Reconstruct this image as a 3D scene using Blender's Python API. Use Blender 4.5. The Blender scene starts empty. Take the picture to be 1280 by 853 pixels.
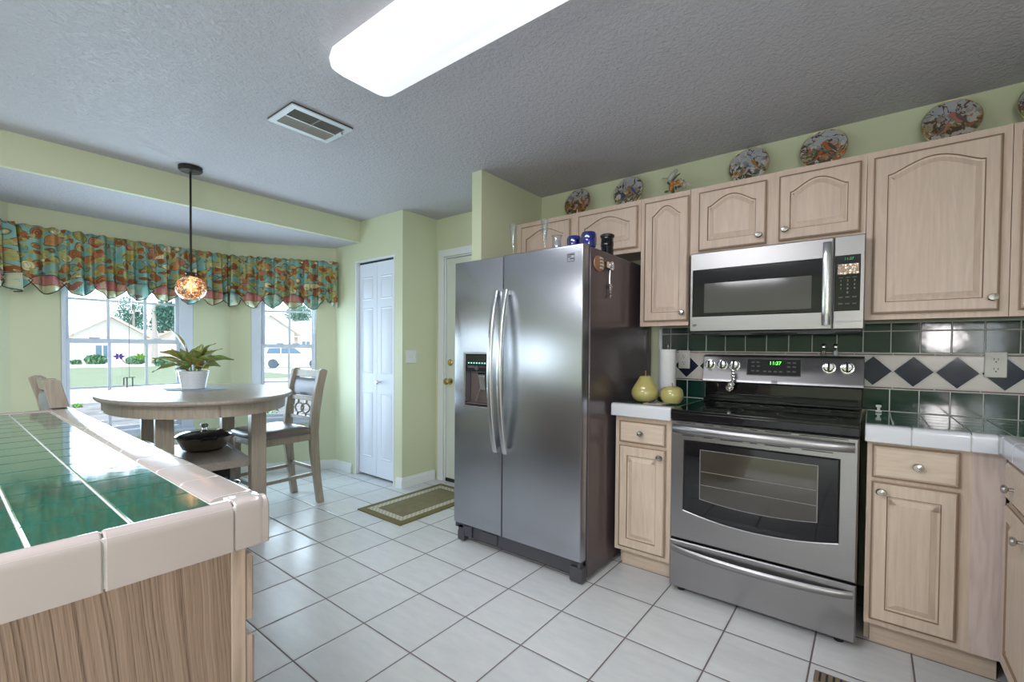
import bpy, bmesh, math, random
from mathutils import Vector, Matrix
random.seed(7)
SC = bpy.context.scene
COL = SC.collection
PI = math.pi
H = 2.396

# ------------------------------------------------------------------ camera
def cam_rot(yaw, pitch, roll):
    cy, sy = math.cos(yaw), math.sin(yaw)
    f = Vector((-sy*math.cos(pitch), cy*math.cos(pitch), math.sin(pitch)))
    r = Vector((cy, sy, 0)); u = r.cross(f)
    r2 = math.cos(roll)*r + math.sin(roll)*u
    u2 = -math.sin(roll)*r + math.cos(roll)*u
    return Matrix(((r2.x, u2.x, -f.x), (r2.y, u2.y, -f.y), (r2.z, u2.z, -f.z)))
cd = bpy.data.cameras.new('camera')
cam = bpy.data.objects.new('camera', cd); COL.objects.link(cam)
cam.matrix_world = Matrix.Translation((0.7842, -2.9621, 1.2084)) @ cam_rot(0.6658, -0.0193, 0.0082).to_4x4()
cd.sensor_width = 36; cd.lens = 570.55/1280*36
cd.shift_y = (448.04-426.5)/1280
cd.clip_start = 0.02; cd.clip_end = 500
SC.camera = cam

# ------------------------------------------------------------------ world, lights, exposure
SC.view_settings.view_transform = 'Standard'
SC.view_settings.look = 'None'
SC.view_settings.exposure = 0.25
SC.view_settings.gamma = 1.0
SC.view_settings.use_curve_mapping = False
SC.cycles.max_bounces = 8
SC.cycles.diffuse_bounces = 4
SC.cycles.glossy_bounces = 4
SC.cycles.transparent_max_bounces = 16
SC.cycles.sample_clamp_indirect = 6
SC.cycles.use_denoising = True
w = bpy.data.worlds.new('sky'); SC.world = w; w.use_nodes = True
bg = w.node_tree.nodes['Background']
bg.inputs[0].default_value = (0.76, 0.89, 1.0, 1); bg.inputs[1].default_value = 2.6

def light(name, kind, loc, direction, energy, color, size=None, size_y=None):
    ld = bpy.data.lights.new(name, kind)
    ld.energy = energy; ld.color = color
    if kind == 'AREA':
        ld.shape = 'RECTANGLE'; ld.size = size; ld.size_y = size_y
    if kind == 'SUN': ld.angle = math.radians(2)
    if kind == 'POINT': ld.shadow_soft_size = size
    o = bpy.data.objects.new(name, ld); COL.objects.link(o)
    o.location = loc
    if direction is not None:
        o.rotation_euler = Vector(direction).to_track_quat('-Z', 'Y').to_euler()
    return o
light('sun', 'SUN', (0, 0, 30), (-0.55, 0.25, -1.0), 3.2, (1, 0.96, 0.88))
# sky portals: they emit nothing, they only guide the sampling of the sky through the real openings
def portal(name, loc, d, sx, sy):
    o = light(name, 'AREA', loc, d, 1, (1, 1, 1), sx, sy); o.data.cycles.is_portal = True
portal('portal_bay', (-4.10, -1.94, 1.21), (1, 0, 0), .86, 1.5)
portal('portal_bay_side', (-3.79, -.76, 1.21), (.82, -.57, 0), .6, 1.5)
portal('portal_left', (-3.57, -4.95, 1.42), (1, 0, 0), 2.5, .75)
portal('portal_right', (1.93, -4.2, 1.55), (-1, 0, 0), 1.2, .9)
# daylight coming in at each window opening, and unseen fill lamps added behind the camera
light('bay_daylight', 'AREA', (-3.90, -1.97, 1.07), (1, 0, .05), 19, (0.62, 0.83, 1.0), 0.68, 1.05)
light('bay_side_daylight', 'AREA', (-3.63, -.79, 1.07), (.8, -.56, .05), 12, (0.62, 0.83, 1.0), 0.42, 1.05)
light('left_window_daylight', 'AREA', (-3.38, -4.95, 1.42), (1, .05, 0), 17, (0.80, 0.91, 1.0), 2.5, 0.65)
light('right_window_daylight', 'AREA', (1.77, -4.2, 1.55), (-1, .1, 0), 16, (0.9, 0.96, 1.0), 1.1, 0.8)
light('rear_ceiling_fill', 'AREA', (-.4, -3.9, 2.37), (0, 0, -1), 52, (.95, .96, 1.0), 1.0, 1.0)  # added fill without a fixture, brightens the cabinet fronts
light('kitchen_fluorescent_tubes', 'AREA', (-.30, -1.83, H-.10), (0, 0, -1), 9, (.95, .97, 1.0), 1.2, .24)
light('rear_point_fill', 'POINT', (1.46, -4.5, 1.38), None, 42, (1.0, .95, .96), .16)  # added unseen fill, lifts the ceiling and the cabinets

# ------------------------------------------------------------------ node helpers
class NT:
    def __init__(s, name):
        s.m = bpy.data.materials.new(name); s.m.use_nodes = True
        s.t = s.m.node_tree; s.n = s.t.nodes; s.l = s.t.links
        s.b = s.n['Principled BSDF']; s.out = s.n['Material Output']
        s._tc = None
    def node(s, kind, **kw):
        n = s.n.new(kind)
        for k, v in kw.items(): setattr(n, k, v)
        return n
    def set(s, sock, v):
        if isinstance(v, bpy.types.NodeSocket): s.l.new(v, sock)
        elif v is not None:
            if hasattr(sock.default_value, '__len__') and not hasattr(v, '__len__'): v = (v, v, v)
            if hasattr(sock.default_value, '__len__') and len(sock.default_value) == 4 and len(v) == 3: v = tuple(v)+(1,)
            sock.default_value = v
    def obj(s):
        if not s._tc: s._tc = s.node('ShaderNodeTexCoord')
        return s._tc.outputs['Object']
    def uv(s):
        if not s._tc: s._tc = s.node('ShaderNodeTexCoord')
        return s._tc.outputs['UV']
    def rnd(s): return s.node('ShaderNodeObjectInfo').outputs['Random']
    def math(s, op, a, b=None, c=None, clamp=False):
        n = s.node('ShaderNodeMath', operation=op); n.use_clamp = clamp
        s.set(n.inputs[0], a)
        if b is not None: s.set(n.inputs[1], b)
        if c is not None: s.set(n.inputs[2], c)
        return n.outputs[0]
    def sep(s, v):
        n = s.node('ShaderNodeSeparateXYZ'); s.l.new(v, n.inputs[0]); return n.outputs
    def comb(s, x, y, z):
        n = s.node('ShaderNodeCombineXYZ')
        for i, q in enumerate((x, y, z)): s.set(n.inputs[i], q)
        return n.outputs[0]
    def vmul(s, v, k):
        n = s.node('ShaderNodeVectorMath', operation='MULTIPLY'); s.l.new(v, n.inputs[0]); s.set(n.inputs[1], k); return n.outputs[0]
    def vadd(s, v, k):
        n = s.node('ShaderNodeVectorMath', operation='ADD'); s.l.new(v, n.inputs[0]); s.set(n.inputs[1], k); return n.outputs[0]
    def noise(s, v, scale, detail=3, rough=.5, dist=0, out=0):
        n = s.node('ShaderNodeTexNoise'); s.l.new(v, n.inputs['Vector'])
        n.inputs['Scale'].default_value = scale; n.inputs['Detail'].default_value = detail
        n.inputs['Roughness'].default_value = rough; n.inputs['Distortion'].default_value = dist
        return n.outputs[out]
    def voro(s, v, scale, feature='F1', out='Distance', rnd=1):
        n = s.node('ShaderNodeTexVoronoi', feature=feature); s.l.new(v, n.inputs['Vector'])
        n.inputs['Scale'].default_value = scale
        n.inputs['Randomness'].default_value = rnd
        return n.outputs[out]
    def ramp(s, f, stops, mode='LINEAR'):
        n = s.node('ShaderNodeValToRGB'); cr = n.color_ramp; cr.interpolation = mode
        while len(cr.elements) < len(stops): cr.elements.new(.5)
        for e, (p, c) in zip(cr.elements, stops):
            e.position = p; e.color = tuple(c)+(1,) if len(c) == 3 else c
        s.set(n.inputs[0], f); return n.outputs[0]
    def mix(s, f, a, b, mode='MIX'):
        n = s.node('ShaderNodeMix', data_type='RGBA', blend_type=mode)
        s.set(n.inputs[0], f); s.set(n.inputs[6], a); s.set(n.inputs[7], b); return n.outputs[2]
    def bump(s, h, strength, dist=.01):
        n = s.node('ShaderNodeBump'); n.inputs['Strength'].default_value = strength
        n.inputs['Distance'].default_value = dist; s.set(n.inputs['Height'], h)
        s.l.new(n.outputs[0], s.b.inputs['Normal'])
    def fin(s, col=None, rough=None, metal=None, spec=None, coat=None):
        if col is not None: s.set(s.b.inputs['Base Color'], col)
        if rough is not None: s.set(s.b.inputs['Roughness'], rough)
        if metal is not None: s.set(s.b.inputs['Metallic'], metal)
        if spec is not None: s.set(s.b.inputs['Specular IOR Level'], spec)
        if coat is not None: s.set(s.b.inputs['Coat Weight'], coat); s.b.inputs['Coat Roughness'].default_value = .06
        return s.m

def plain(name, col, rough=.5, metal=0, var=.04, coat=None, emit=None):
    t = NT(name)
    n = t.noise(t.obj(), 6, 3)
    c = t.mix(n, tuple(x*(1-var) for x in col), tuple(min(1, x*(1+var)) for x in col))
    t.fin(c, rough, metal, coat=coat)
    if emit:
        t.set(t.b.inputs['Emission Color'], emit[:3]); t.b.inputs['Emission Strength'].default_value = emit[3]
    return t.m

def paint(name, col, scale=160, st=.15):
    t = NT(name); o = t.obj()
    c = t.mix(t.noise(o, 1.3, 2), tuple(x*.97 for x in col), tuple(min(1, x*1.03) for x in col))
    t.bump(t.noise(o, scale, 3), st, .002)
    return t.fin(c, .55)

def wood(name, c1, c2, axis='z', rough=.42, scale=1.0, contrast=1.0):
    t = NT(name); o = t.obj()
    r = t.rnd(); off = t.comb(t.math('MULTIPLY', r, 7.3), t.math('MULTIPLY', r, 3.1), t.math('MULTIPLY', r, 5.7))
    v = t.vadd(o, off)
    k = {'z': (38, 38, 2.2), 'x': (2.2, 38, 38), 'y': (38, 2.2, 38)}[axis]
    k2 = {'z': (5, 5, .7), 'x': (.7, 5, 5), 'y': (5, .7, 5)}[axis]
    fine = t.noise(t.vmul(v, k), 2.2*scale, 4, .65, .2)
    big = t.noise(t.vmul(v, k2), 1.6*scale, 2, .5, .6)
    rings = t.math('FRACT', t.math('MULTIPLY', big, 9.0))
    rings = t.math('ABSOLUTE', t.math('SUBTRACT', rings, .5))
    f = t.math('ADD', t.math('MULTIPLY', fine, .75), t.math('MULTIPLY', rings, .55*contrast))
    c = t.ramp(f, [(.25, c2), (.62, c1)])
    t.bump(fine, .12, .002)
    return t.fin(c, rough)

def brushed(name, col, rough=.27, axis='x', var=.05, metal=1.0, rv=.0):
    t = NT(name); o = t.obj()
    k = {'x': (1.5, 60, 260), 'z': (260, 60, 1.5)}[axis]
    n = t.noise(t.vmul(o, k), 2.5, 3, .6)
    n2 = t.noise(o, 2.2, 2)
    c = t.mix(n, tuple(x*(1-var) for x in col), tuple(min(1, x*(1+var)) for x in col))
    r = t.math('ADD', t.math('MULTIPLY', n2, rv), rough-rv*.5)
    t.bump(n, .05, .001)
    return t.fin(c, r, metal)

def clear(name, col=(1, 1, 1), refl=.08, rough=.02, tint=None):
    t = NT(name)
    tr = t.node('ShaderNodeBsdfTransparent'); tr.inputs[0].default_value = tuple(col)+(1,)
    gl = t.node('ShaderNodeBsdfGlossy'); gl.inputs['Roughness'].default_value = rough
    lw = t.node('ShaderNodeLayerWeight'); lw.inputs[0].default_value = .35
    f = t.math('ADD', t.math('MULTIPLY', lw.outputs['Facing'], .45), refl, clamp=True)
    mx = t.node('ShaderNodeMixShader'); t.l.new(f, mx.inputs[0]); t.l.new(tr.outputs[0], mx.inputs[1]); t.l.new(gl.outputs[0], mx.inputs[2])
    t.l.new(mx.outputs[0], t.out.inputs[0])
    return t.m

# ------------------------------------------------------------------ mesh builder
class MB:
    def __init__(s, M=None): s.v = []; s.f = []; s.mi = []; s.uv = {}; s.M = M
    def add(s, vs, fs, mi=0):
        b = len(s.v)
        s.v += [tuple(s.M @ Vector(p)) if s.M is not None else tuple(p) for p in vs]
        for k, f in enumerate(fs):
            s.f.append([b+i for i in f]); s.mi.append(mi[k] if isinstance(mi, (list, tuple)) else mi)
    def box(s, x0, x1, y0, y1, z0, z1, mi=0):
        if x0 > x1: x0, x1 = x1, x0
        if y0 > y1: y0, y1 = y1, y0
        if z0 > z1: z0, z1 = z1, z0
        v = [(x0, y0, z0), (x1, y0, z0), (x1, y1, z0), (x0, y1, z0), (x0, y0, z1), (x1, y0, z1), (x1, y1, z1), (x0, y1, z1)]
        s.add(v, [(3, 2, 1, 0), (4, 5, 6, 7), (0, 1, 5, 4), (1, 2, 6, 5), (2, 3, 7, 6), (3, 0, 4, 7)], mi)
        return s
    def loft(s, loops, cap0=True, cap1=True, closed=True, mi=0, lmi=None):
        n = len(loops[0]); vs = [p for L in loops for p in L]; fs = []; ms = []
        for k in range(len(loops)-1):
            for i in range(n if closed else n-1):
                j = (i+1) % n
                fs.append((k*n+i, k*n+j, (k+1)*n+j, (k+1)*n+i)); ms.append(lmi[k] if lmi else mi)
        if cap0: fs.append(tuple(range(n-1, -1, -1))); ms.append(lmi[0] if lmi else mi)
        if cap1: fs.append(tuple((len(loops)-1)*n+i for i in range(n))); ms.append(mi)
        s.add(vs, fs, ms); return s
    def lathe(s, prof, c=(0, 0, 0), seg=24, mi=0, axis='z', sx=1, sy=1):
        loops = []
        for r, z in prof:
            L = []
            for i in range(seg):
                a = 2*PI*i/seg; x, y = r*math.cos(a)*sx, r*math.sin(a)*sy
                if axis == 'z': p = (c[0]+x, c[1]+y, c[2]+z)
                elif axis == '-y': p = (c[0]+x, c[1]-z, c[2]+y)
                elif axis == '-x': p = (c[0]-z, c[1]+x, c[2]+y)
                elif axis == 'x': p = (c[0]+z, c[1]+x, c[2]+y)
                L.append(p)
            loops.append(L)
        return s.loft(loops, prof[0][0] > 1e-5, prof[-1][0] > 1e-5, mi=mi)
    def tube(s, pts, r, seg=8, mi=0, closed=False, flat=None):
        pts = [Vector(p) for p in pts]; n = len(pts); loops = []
        prev = None
        for i, p in enumerate(pts):
            if closed: t = pts[(i+1) % n]-pts[i-1]
            else: t = pts[min(i+1, n-1)]-pts[max(i-1, 0)]
            t.normalize()
            if prev is None:
                a = Vector((0, 0, 1)) if abs(t.z) < .9 else Vector((1, 0, 0))
                u = t.cross(a).normalized()
            else:
                u = (prev - t*prev.dot(t)).normalized()
            prev = u; w_ = t.cross(u)
            rr = r[i] if isinstance(r, (list, tuple)) else r
            loops.append([tuple(p + u*rr*math.cos(2*PI*k/seg)*(flat or 1) + w_*rr*math.sin(2*PI*k/seg)) for k in range(seg)])
        if closed: loops.append(loops[0])
        return s.loft(loops, not closed, not closed, mi=mi)
    def bar(s, a, b, w_, d, mi=0, up=(0, 0, 1)):
        a = Vector(a); b = Vector(b); t = (b-a).normalized(); u = t.cross(Vector(up))
        if u.length < 1e-4: u = Vector((1, 0, 0))
        u.normalize(); v = u.cross(t)
        L = lambda p: [tuple(p+u*w_/2*i+v*d/2*j) for i, j in ((-1, -1), (1, -1), (1, 1), (-1, 1))]
        return s.loft([L(a), L(b)], mi=mi)
    def build(s, name, mats, parent=None, ab=False, bevel=0, seg=2, sharp=35, smooth=True, sub=0):
        me = bpy.data.meshes.new(name)
        off = Vector((0, 0, 0)); p = parent
        if ab:
            while p is not None: off += p.location; p = p.parent
        me.from_pydata([tuple(Vector(q)-off) for q in s.v], [], s.f)
        if not isinstance(mats, (list, tuple)): mats = [mats]
        for m in mats: me.materials.append(m)
        for q, i in zip(me.polygons, s.mi): q.material_index = i
        bm = bmesh.new(); bm.from_mesh(me); bmesh.ops.recalc_face_normals(bm, faces=bm.faces)
        bm.to_mesh(me); bm.free()
        if smooth:
            me.polygons.foreach_set('use_smooth', [True]*len(me.polygons))
            me.set_sharp_from_angle(angle=math.radians(sharp))
        o = bpy.data.objects.new(name, me); COL.objects.link(o)
        if parent is not None: o.parent = parent
        if bevel:
            b = o.modifiers.new('bevel', 'BEVEL'); b.width = bevel; b.segments = seg; b.limit_method = 'ANGLE'; b.angle_limit = math.radians(40)
            b.harden_normals = False
        if sub:
            q = o.modifiers.new('sub', 'SUBSURF'); q.levels = sub; q.render_levels = sub
        return o

def thing(name, label, cat, loc=(0, 0, 0), rz=0, group=None):
    o = bpy.data.objects.new(name, None); COL.objects.link(o)
    o.location = loc; o.rotation_euler = (0, 0, rz); o.empty_display_size = .05
    o['label'] = label; o['category'] = cat
    if group: o['group'] = group
    return o
def tag(o, label, cat, group=None):
    o['label'] = label; o['category'] = cat
    if group: o['group'] = group
    return o
def struct(o): o['kind'] = 'structure'; return o
def stuff(o): o['kind'] = 'stuff'; return o
def dup(root, loc, rz, label, group=None):
    r = root.copy(); COL.objects.link(r); r.location = loc; r.rotation_euler = (0, 0, rz); r['label'] = label
    if group: r['group'] = group
    def rec(a, b):
        for ch in [c for c in bpy.data.objects if c.parent == a]:
            c = ch.copy(); COL.objects.link(c); c.parent = b; rec(ch, c)
    rec(root, r)
    return r

# ------------------------------------------------------------------ materials
M_wall = paint('wall_paint_green', (0.66, 0.69, 0.49))
def ceiling_mat():
    t = NT('ceiling_knockdown'); o = t.obj()
    a = t.noise(o, 62, 4, .6, .8); b = t.voro(t.vadd(o, t.vmul(t.noise(o, 20, 2, out=1), .03)), 60, 'SMOOTH_F1')
    h = t.math('ADD', t.math('SMOOTH_MIN', a, .55, .08), t.math('MULTIPLY', b, .35))
    t.bump(h, .8, .013)
    return t.fin(t.mix(t.noise(o, .8, 2), (.51, .49, .54), (.55, .53, .58)), .5)
M_ceil = ceiling_mat()
M_white = paint('white_trim_paint', (0.80, 0.82, 0.84), 60, .05)
M_door = paint('white_door_paint', (0.76, 0.80, 0.90), 60, .05)
M_vinyl = plain('white_window_vinyl', (.70, .77, .90), .35)
def floor_mat():
    t = NT('floor_tile'); o = t.obj(); x, y, z = t.sep(o)
    S, gx, gy = .3132, -.6312, -1.4854
    u = t.math('DIVIDE', t.math('SUBTRACT', x, gx), S); v = t.math('DIVIDE', t.math('SUBTRACT', y, gy), S)
    du = t.math('ABSOLUTE', t.math('SUBTRACT', t.math('FRACT', u), .5)); dv = t.math('ABSOLUTE', t.math('SUBTRACT', t.math('FRACT', v), .5))
    d = t.math('MAXIMUM', du, dv)
    g = t.math('MULTIPLY', t.math('SUBTRACT', d, .4885), 400, clamp=True)
    cell = t.comb(t.math('FLOOR', u), t.math('FLOOR', v), 0)
    wn = t.node('ShaderNodeTexWhiteNoise'); t.l.new(cell, wn.inputs['Vector'])
    n = t.noise(t.vadd(t.vmul(o, (1, 3.5, 1)), t.vmul(cell, (3.3, 1.7, 0))), 7, 4, .6)
    f = t.math('ADD', t.math('MULTIPLY', n, .8), t.math('MULTIPLY', wn.outputs['Value'], .25))
    base = t.ramp(f, [(.2, (.56, .58, .60)), (.75, (.68, .69, .69))])
    gc = t.mix(t.noise(o, 9, 2), (.13, .10, .10), (.22, .18, .18))
    c = t.mix(g, base, gc)
    h = t.math('ADD', t.math('MULTIPLY', t.math('SUBTRACT', 1, t.math('MULTIPLY', t.math('SUBTRACT', d, .470), 33, clamp=True)), 1), t.math('MULTIPLY', n, .06))
    t.bump(h, .5, .004)
    return t.fin(c, t.math('ADD', .27, t.math('MULTIPLY', g, .5)))
M_floor = floor_mat()
PW1, PW2 = (.72, .56, .47), (.62, .47, .39)
M_cab = wood('pickled_oak', PW1, PW2, 'z', contrast=.5)
M_cabh = wood('pickled_oak_horizontal', PW1, PW2, 'x', contrast=.5)
M_caby = wood('pickled_oak_side', PW1, PW2, 'y', contrast=.5)
M_base = wood('pickled_oak_base', (.70, .57, .46), (.58, .46, .36), 'z', contrast=.5)
M_baseh = wood('pickled_oak_base_horizontal', (.70, .57, .46), (.58, .46, .36), 'x', contrast=.5)
M_glaze = plain('brown_glaze_groove', (.27, .18, .12), .6)
def oak_panel():
    t = NT('oak_end_panel'); o = t.obj(); x, y, z = t.sep(o)
    # cathedral figure: parabolic rings around one axis of the veneer
    yy = t.math('SUBTRACT', y, -2.745)
    wob = t.math('MULTIPLY', t.math('SUBTRACT', t.noise(t.vmul(o, (1, 3, 1.2)), 1.6, 2), .5), .10)
    yy = t.math('ADD', yy, t.math('MULTIPLY', wob, .25))
    par = t.math('ADD', t.math('MULTIPLY', t.math('POWER', t.math('ABSOLUTE', yy), 1.25), 4.2), t.math('MULTIPLY', z, .62))
    par = t.math('ADD', par, wob)
    rings = t.noise(t.comb(t.math('MULTIPLY', par, 17.0), 0, t.math('MULTIPLY', z, .3)), 2.6, 4, .6)
    soft = t.noise(t.comb(t.math('MULTIPLY', par, 1.6), 0, 3.3), 3.0, 2, .5)
    pores = t.noise(t.vmul(o, (90, 90, 2.6)), 5.0, 3, .7)
    f = t.math('ADD', t.math('ADD', t.math('MULTIPLY', rings, .85), t.math('MULTIPLY', soft, .10)), t.math('MULTIPLY', pores, .25))
    c = t.ramp(f, [(.44, (.085, .05, .032)), (.57, (.24, .155, .11)), (.74, (.33, .23, .17))])
    t.bump(pores, .12, .001)
    return t.fin(c, .4)
M_oakp = oak_panel()
M_oak = wood('oak_frame', (.46, .34, .27), (.27, .19, .14), 'z', contrast=.8)
M_dwood = wood('greyed_table_wood', (.42, .36, .29), (.30, .25, .20), 'z', .38, contrast=.5)
M_dwoodx = wood('greyed_table_top_wood', (.37, .32, .28), (.28, .24, .20), 'x', .33, contrast=.5)
M_steel = brushed('brushed_steel', (.42, .42, .44), .30)
M_steel2 = brushed('brushed_steel_range', (.35, .34, .35), .31)
M_fsteel = brushed('brushed_steel_refrigerator', (.42, .43, .47), .27)
M_fsteel.node_tree.nodes['Principled BSDF'].inputs['Anisotropic'].default_value = .75
M_handle = brushed('steel_handle', (.62, .63, .65), .22, 'z')
M_fside = plain('dark_refrigerator_side', (.115, .09, .10), .22, .35)
M_chrome = plain('chrome', (.8, .8, .8), .1, 1.0)
M_nickel = plain('satin_nickel', (.52, .50, .48), .22, 1.0)
M_brass = plain('brass', (.55, .42, .18), .25, 1.0)
M_black = plain('black_plastic', (.012, .012, .014), .35)
M_bglass = plain('black_glass', (.008, .008, .010), .06, coat=.5)
M_dark = plain('dark_grey_plastic', (.06, .06, .07), .4)
M_iglass = plain('inner_oven_window', (.045, .038, .03), .1, coat=1.0)
def tile_mat(name, c1, c2, rough=.12, sc=8, coat=.5):
    t = NT(name); o = t.obj(); n = t.noise(o, sc, 3)
    t.bump(t.noise(o, 14, 2), .12, .004)
    return t.fin(t.mix(n, c1, c2), rough, coat=coat)
M_green = tile_mat('green_glazed_tile', (.004, .026, .019), (.009, .045, .032), .09, coat=.15)
M_cgreen = tile_mat('green_counter_tile', (.010, .075, .05), (.02, .12, .085), .07)
M_navy = tile_mat('navy_glazed_tile', (.010, .014, .040), (.02, .026, .06), coat=.1)
M_cream = tile_mat('cream_glazed_tile', (.58, .52, .50), (.66, .60, .58), .25)
M_red = tile_mat('oxblood_liner_tile', (.16, .03, .025), (.22, .05, .04), .2)
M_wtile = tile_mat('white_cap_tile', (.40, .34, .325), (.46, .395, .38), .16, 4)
M_wtile2 = tile_mat('white_counter_edge_tile', (.64, .66, .72), (.70, .71, .76), .2, 4)
for m_ in (M_green, M_navy): m_.node_tree.nodes['Principled BSDF'].inputs['Specular IOR Level'].default_value = .30
M_bglass.node_tree.nodes['Principled BSDF'].inputs['Coat Weight'].default_value = .1
M_grout = plain('pale_grout', (.62, .63, .60), .8)
M_glass = clear('window_glass', (.97, .99, 1), .03)
M_clear = clear('drinking_glass', (.93, .96, 1), .12)
M_blueg = clear('blue_glass', (.10, .22, .75), .10)
M_iron = plain('dark_bronze', (.03, .025, .022), .4, .6)
M_seat = plain('brown_leather_seat', (.20, .16, .15), .32)
M_pillow = plain('grey_leather_back', (.25, .26, .30), .35)
M_ceramic = plain('white_ceramic', (.72, .74, .80), .3, coat=.3)
M_paper = plain('white_paper', (.85, .85, .86), .85)
M_plate_w = plain('outlet_plastic', (.72, .70, .66), .4)
M_slot = plain('dark_slot', (.02, .02, .02), .6)

# ------------------------------------------------------------------ the shell
def wall(name, P0, P1, z0, z1, th, holes=(), mat=M_wall, side=1, parent=None):
    """wall whose room face runs P0->P1; thickness goes to the left of that direction when side=1"""
    P0 = Vector((P0[0], P0[1], 0)); P1 = Vector((P1[0], P1[1], 0)); d = (P1-P0); L = d.length; d.normalize()
    n = Vector((-d.y, d.x, 0))*side
    Mx = Matrix(((d.x, n.x, 0, P0.x), (d.y, n.y, 0, P0.y), (0, 0, 1, 0), (0, 0, 0, 1)))
    mb = MB(Mx)
    xs = sorted({0, L, *[h[0] for h in holes], *[h[1] for h in holes]})
    zs = sorted({z0, z1, *[h[2] for h in holes], *[h[3] for h in holes]})
    zs = [z for z in zs if z0 <= z <= z1]
    for a, b in zip(xs, xs[1:]):
        run = None
        for c, e in zip(zs, zs[1:]):
            m = ((a+b)/2, (c+e)/2)
            if any(h[0] < m[0] < h[1] and h[2] < m[1] < h[3] for h in holes):
                if run: mb.box(a, b, 0, th, *run); run = None
            else: run = [run[0], e] if run else [c, e]
        if run: mb.box(a, b, 0, th, *run)
    return struct(mb.build(name, mat, parent)), Mx

fl = MB(); fl.box(-4.3, 1.9, -6.6, .2, -.12, 0); struct(fl.build('floor', M_floor))
cl = MB(); cl.box(-4.3, 1.9, -6.6, .2, H, H+.12); struct(cl.build('ceiling', M_ceil))
cb = MB(); cb.box(-4.25, -3.045, -6.5, -.45, 2.2, 2.215); struct(cb.build('ceiling_bay', M_ceil))
sf = MB(); sf.box(-3.04, -3.0, -6.5, -.46, 2.2, H); struct(sf.build('wall_soffit', M_wall))
wall('wall_back', (-1.345, 0), (1.8, 0), 0, H, .12)
wall('wall_stub', (-1.345, -.70), (-1.345, -.002), 0, H, .085, side=-1)
wall('wall_entry', (-2.38, -.07), (-1.347, -.07), 0, H, .12, holes=[(.10, .94, -1, 2.045)])
wall('wall_pantry', (-3.42, -.46), (-2.38, -.46), 0, H, .10, holes=[(.34, .93, -1, 2.03)])
wall('wall_pantry_side', (-2.38, -.36), (-2.38, .05), 0, H, .08)
wall('wall_outer', (-4.3, .13), (1.9, .13), 0, H, .06)
wall('wall_pantry_left', (-3.42, -.36), (-3.42, .13), 0, H, .12)
wall('wall_left_outer', (-4.29, .13), (-4.29, -.2), 0, H, .01)
B0 = (-3.42, -.46); B1 = (-3.95, -1.22)
ww2, MX2 = wall('wall_bay_right', B0, B1, 0, 2.2, .14, holes=[(.185, .755, .47, 1.96)], side=-1)
ww1, MX1 = wall('wall_bay', (-3.95, -1.22), (-3.95, -2.62), 0, 2.2, .14, holes=[(.30, 1.145, .47, 1.96)], side=-1)
wall('wall_bay_left', (-3.95, -2.62), (-3.42, -3.38), 0, 2.2, .14, side=-1)
wall('wall_left', (-3.42, -3.38), (-3.42, -6.5), 0, 2.2, .14, holes=[(.32, 2.82, 1.05, 1.8)], side=-1)
wall('wall_right', (1.8, 0), (1.8, -6.5), 0, H, .12, holes=[(3.6, 4.8, 1.1, 2.0)])
wall('wall_rear', (1.8, -6.5), (-3.42, -6.5), 0, H, .12)

m = MB(); m.box(1.925, 2.95, -6.5, .2, H, H+.1); struct(m.build('added_sun_eave', M_white))  # unseen eave added so no sun reaches the floor through the right window
# baseboards
def baseboard(name, P0, P1, side):
    P0 = Vector((*P0, 0)); P1 = Vector((*P1, 0)); d = P1-P0; L = d.length; d.normalize(); n = Vector((-d.y, d.x, 0))*side
    mb = MB(Matrix(((d.x, n.x, 0, P0.x), (d.y, n.y, 0, P0.y), (0, 0, 1, 0), (0, 0, 0, 1))))
    pr = [(0, .0), (.014, 0), (.014, .062), (.011, .072), (.008, .078), (.006, .09), (0, .09)]
    mb.loft([[(0, a, b) for a, b in pr], [(L, a, b) for a, b in pr]])
    struct(mb.build(name, M_white))
baseboard('baseboard_bay_right', B0, B1, 1)
baseboard('baseboard_bay', B1, (-3.95, -2.62), 1)
baseboard('baseboard_pantry_left', (-3.42, -.461), (-3.135, -.461), -1)
baseboard('baseboard_pantry_right', (-2.449, -.461), (-2.366, -.461), -1)
baseboard('baseboard_entry_side', (-2.379, -.461), (-2.379, -.09), -1)

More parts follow.
